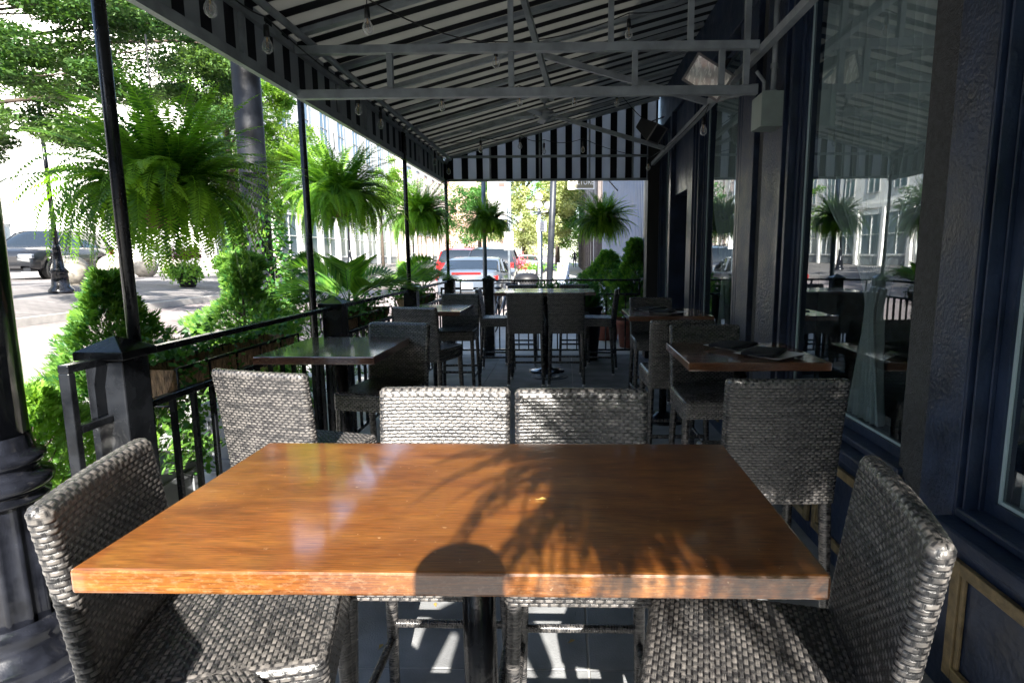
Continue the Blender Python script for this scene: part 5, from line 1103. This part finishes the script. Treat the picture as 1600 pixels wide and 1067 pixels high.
# ------------------------------------------------------------------ trees
def tree(name, x, y, z0, h, lb, clusters, nl, ls, m, seed, trunk_r=.16, flat=.45, lean=(0, 0), group=None, tonef=None):
    g = np.random.default_rng(seed); t = thing(name, lb, 'tree', (x, y, z0), 0, group)
    C0 = []; T0 = []; per = nl // len(clusters); b = MB(); b.tube([(0, 0, -.1), (lean[0] * .3, lean[1] * .3, h * .3), (lean[0] * .7, lean[1] * .7, h * .6), (lean[0], lean[1], h * .9)], [trunk_r * 1.3, trunk_r, trunk_r * .7, trunk_r * .25], 12)
    for (cx, cy, cz, r) in clusters:
        # sub-clumps inside a cluster give gaps
        ns = 9; sc = g.normal(size=(ns, 3)) * np.array([.5, .5, .5 * flat]) * r + np.array([cx, cy, cz]); sr = r * g.uniform(.28, .5, ns); st = g.uniform(0, 1, ns)
        k = g.integers(0, ns, per); u = g.normal(size=(per, 3)); u /= np.linalg.norm(u, axis=1, keepdims=True); u *= (g.uniform(0, 1, per) ** .45)[:, None]
        C0.append(sc[k] + u * sr[k][:, None] * np.array([1, 1, flat])); T0.append(np.clip(st[k] * .5 + g.normal(.25, .14, per), 0, 1))
        zb = min(cz * .75, h * .75); f = zb / h; p0 = Vector((lean[0] * f, lean[1] * f, zb)); p2 = Vector((cx, cy, cz)); p1 = p0.lerp(p2, .5) + Vector((0, 0, .15 * r)); b.tube([p0, p1, p2], [trunk_r * .30, trunk_r * .17, trunk_r * .06], 7)
        for q in range(3): b.tube([p1.lerp(p2, .5), Vector(sc[q])], [trunk_r * .1, trunk_r * .04], 5)
    C0 = np.concatenate(C0); n = len(C0); T0 = np.concatenate(T0); b.build('trunk', BARK, t, world=False)
    Nn = unit(n) * .8 + np.array([0, 0, 1.]); D = unit(n) * np.array([1, 1, .5]); leaves('crown', C0, D, Nn, g.uniform(.7, 1.3, n) * ls, g.uniform(.35, .6, n) * ls, m, t, T0)
def ring(n, rx, z0, z1, r, seed, cx=0, cy=0):
    g = np.random.default_rng(seed); return [(cx + rx * g.uniform(.2, 1) * math.cos(a), cy + rx * g.uniform(.2, 1) * math.sin(a), g.uniform(z0, z1), r * g.uniform(.7, 1.2)) for a in g.uniform(0, 2 * PI, n)]
TL1 = leafmat('locust_leaf', (.015, .07, .022), (.13, .22, .06), .35); TL2 = leafmat('light_tree_leaf', (.05, .16, .02), (.24, .36, .07), .45); TL3 = leafmat('yellow_tree_leaf', (.22, .28, .12), (.50, .52, .27), .25); TL4 = leafmat('dark_tree_leaf', (.02, .10, .03), (.14, .30, .08), .4)
cl = [(2.2, -1.0, 3.3, 1.3), (3.6, .4, 4.0, 1.3), (4.6, 1.2, 5.0, 1.4), (2.6, .6, 5.1, 1.6), (.4, .4, 4.3, 1.6), (1.0, -1.2, 5.6, 1.6), (3.4, -1.2, 6.0, 1.5), (5.6, 1.0, 6.0, 1.4), (4.8, 2.8, 4.2, 1.2), (2.0, 2.2, 6.6, 1.8), (-1, -.5, 5.5, 1.8), (-1.4, 2, 6.4, 1.8), (6.2, 2.6, 5.2, 1.2), (.2, 1.6, 3.2, 1.2), (1.0, 3.0, 3.6, 1.4), (3.0, 3.8, 5.2, 1.6), (4.2, .2, 7.2, 1.7), (1, 1, 8, 1.8)]
tree('locust_tree', -11.8, 9.6, .6, 7, 'large layered green tree overhanging the street at the left', cl, 170000, .088, TL1, 5, .2, .40)
tree('street_tree', -9.9, 17.8, T(-9.9), 7, 'sunlit light green tree beyond the black column', [(0, 0, 4.4, 1.4), (1.3, .3, 4.8, 1.2), (-1.1, .2, 4.9, 1.3), (.3, -.6, 5.9, 1.4), (1.6, .4, 3.8, .9), (-1.7, 0, 4.0, 1.0), (-.6, .4, 6.9, 1.3), (.9, .4, 6.6, 1.2), (1.4, 0, 5.8, .9)], 34000, .12, TL2, 6, .12, .7)
tree('street_tree', -13.4, 24.5, .8, 6, 'bushy green tree behind the flower urn, seen under the big tree', ring(9, 1.9, 2.9, 5.5, 1.2, 3), 16000, .15, TL1, 8, .12, .6)
tree('street_tree', -3.2, 47, 0, 9, 'yellow-green tree in the middle distance beyond the globe lamp', ring(26, 3.4, 2.6, 9.0, 1.6, 4, 1.0), 40000, .20, TL3, 9, .2, .75)
tree('street_tree', 2.3, 52, 0, 9, 'dark green tree behind the CULTURE sign over the far sidewalk', ring(16, 3.0, 3.6, 9.5, 1.7, 5), 22000, .22, TL4, 10, .2, .75)
tree('street_tree', -8.6, 60, 0, 9, 'green tree far down the street left of the yellow-green one', ring(18, 3.4, 2.8, 8, 1.7, 6), 20000, .25, TL4, 11, .2, .75)
tree('street_tree', -1.0, 75, 0, 11, 'tall green tree at the far end of the street', ring(26, 6.0, 3, 12, 2.3, 12), 24000, .32, TL2, 12, .25, .8)
tree('street_tree', -12.6, 41, .7, 6, 'slim street tree in front of the white building', ring(9, 1.7, 3.3, 6.5, 1.1, 13), 10000, .17, TL2, 14, .09, .7)
tree('street_tree', -3.4, -5, 0, 10, 'street tree behind the viewer on the left kerb', [(.9, 0, 8.8, 1.2), (-.3, .3, 9.4, 1.4), (1.5, .6, 9.6, 1.0), (0, -.8, 8.2, 1.2), (.6, .5, 10.4, 1.2)], 9000, .13, TL1, 21, .14, .7)
tree('street_tree', 7.6, -8.5, 0, 10, 'large dense tree added out of view behind right to block sky light', ring(22, 3.0, 3.5, 11, 1.9, 31), 16000, .30, TL4, 22, .2, .8)  # unseen tree added to cut sky light on the foreground
tree('street_tree', -8.2, -8, 0, 6, 'low dense tree added out of view behind left to block sky light', ring(14, 3.0, 2.6, 5.2, 1.6, 32), 12000, .30, TL4, 23, .2, .8)  # another unseen tree added against low sky, kept short for the sunlit street
copy_thing(first, (stools[-1][0], stools[-1][1], 0), R(stools[-1][2]), stools[-1][3], G)
ph = person('person', 'unseen person in dark clothes holding the camera, shading the near table edge', -.05, -.11, 0, 0, CLOTH, CLOTH, 'photo', 1.775)  # camera holder, out of view, whose head casts the round table shadow

t = thing('added_rear_building', 'tan brick building added out of view behind the viewer to block low sky light', 'building', (-8, -27, 0)); MB().box(-60, 30, -34, -24, -.4, 13.2).build('wall', mat('rear_brick', (.22, .15, .11), .85, var=.15), t)  # unseen building, added to block low sky while leaving the sun clear
for k in range(18):
    for f in range(3): MB().box(-56 + k * 4.4, -54.2 + k * 4.4, -23.99, -23.95, 1.2 + f * 4.2, 3.6 + f * 4.2).build('window', mat('far_glass'), t)

for o_ in list(COL.objects):
    if o_.parent is None and o_.get('category') and o_.get('category') not in ('building',) and o_.location.y > 11 and o_.location.x > -8: o_.location.z += GY(o_.location.y)
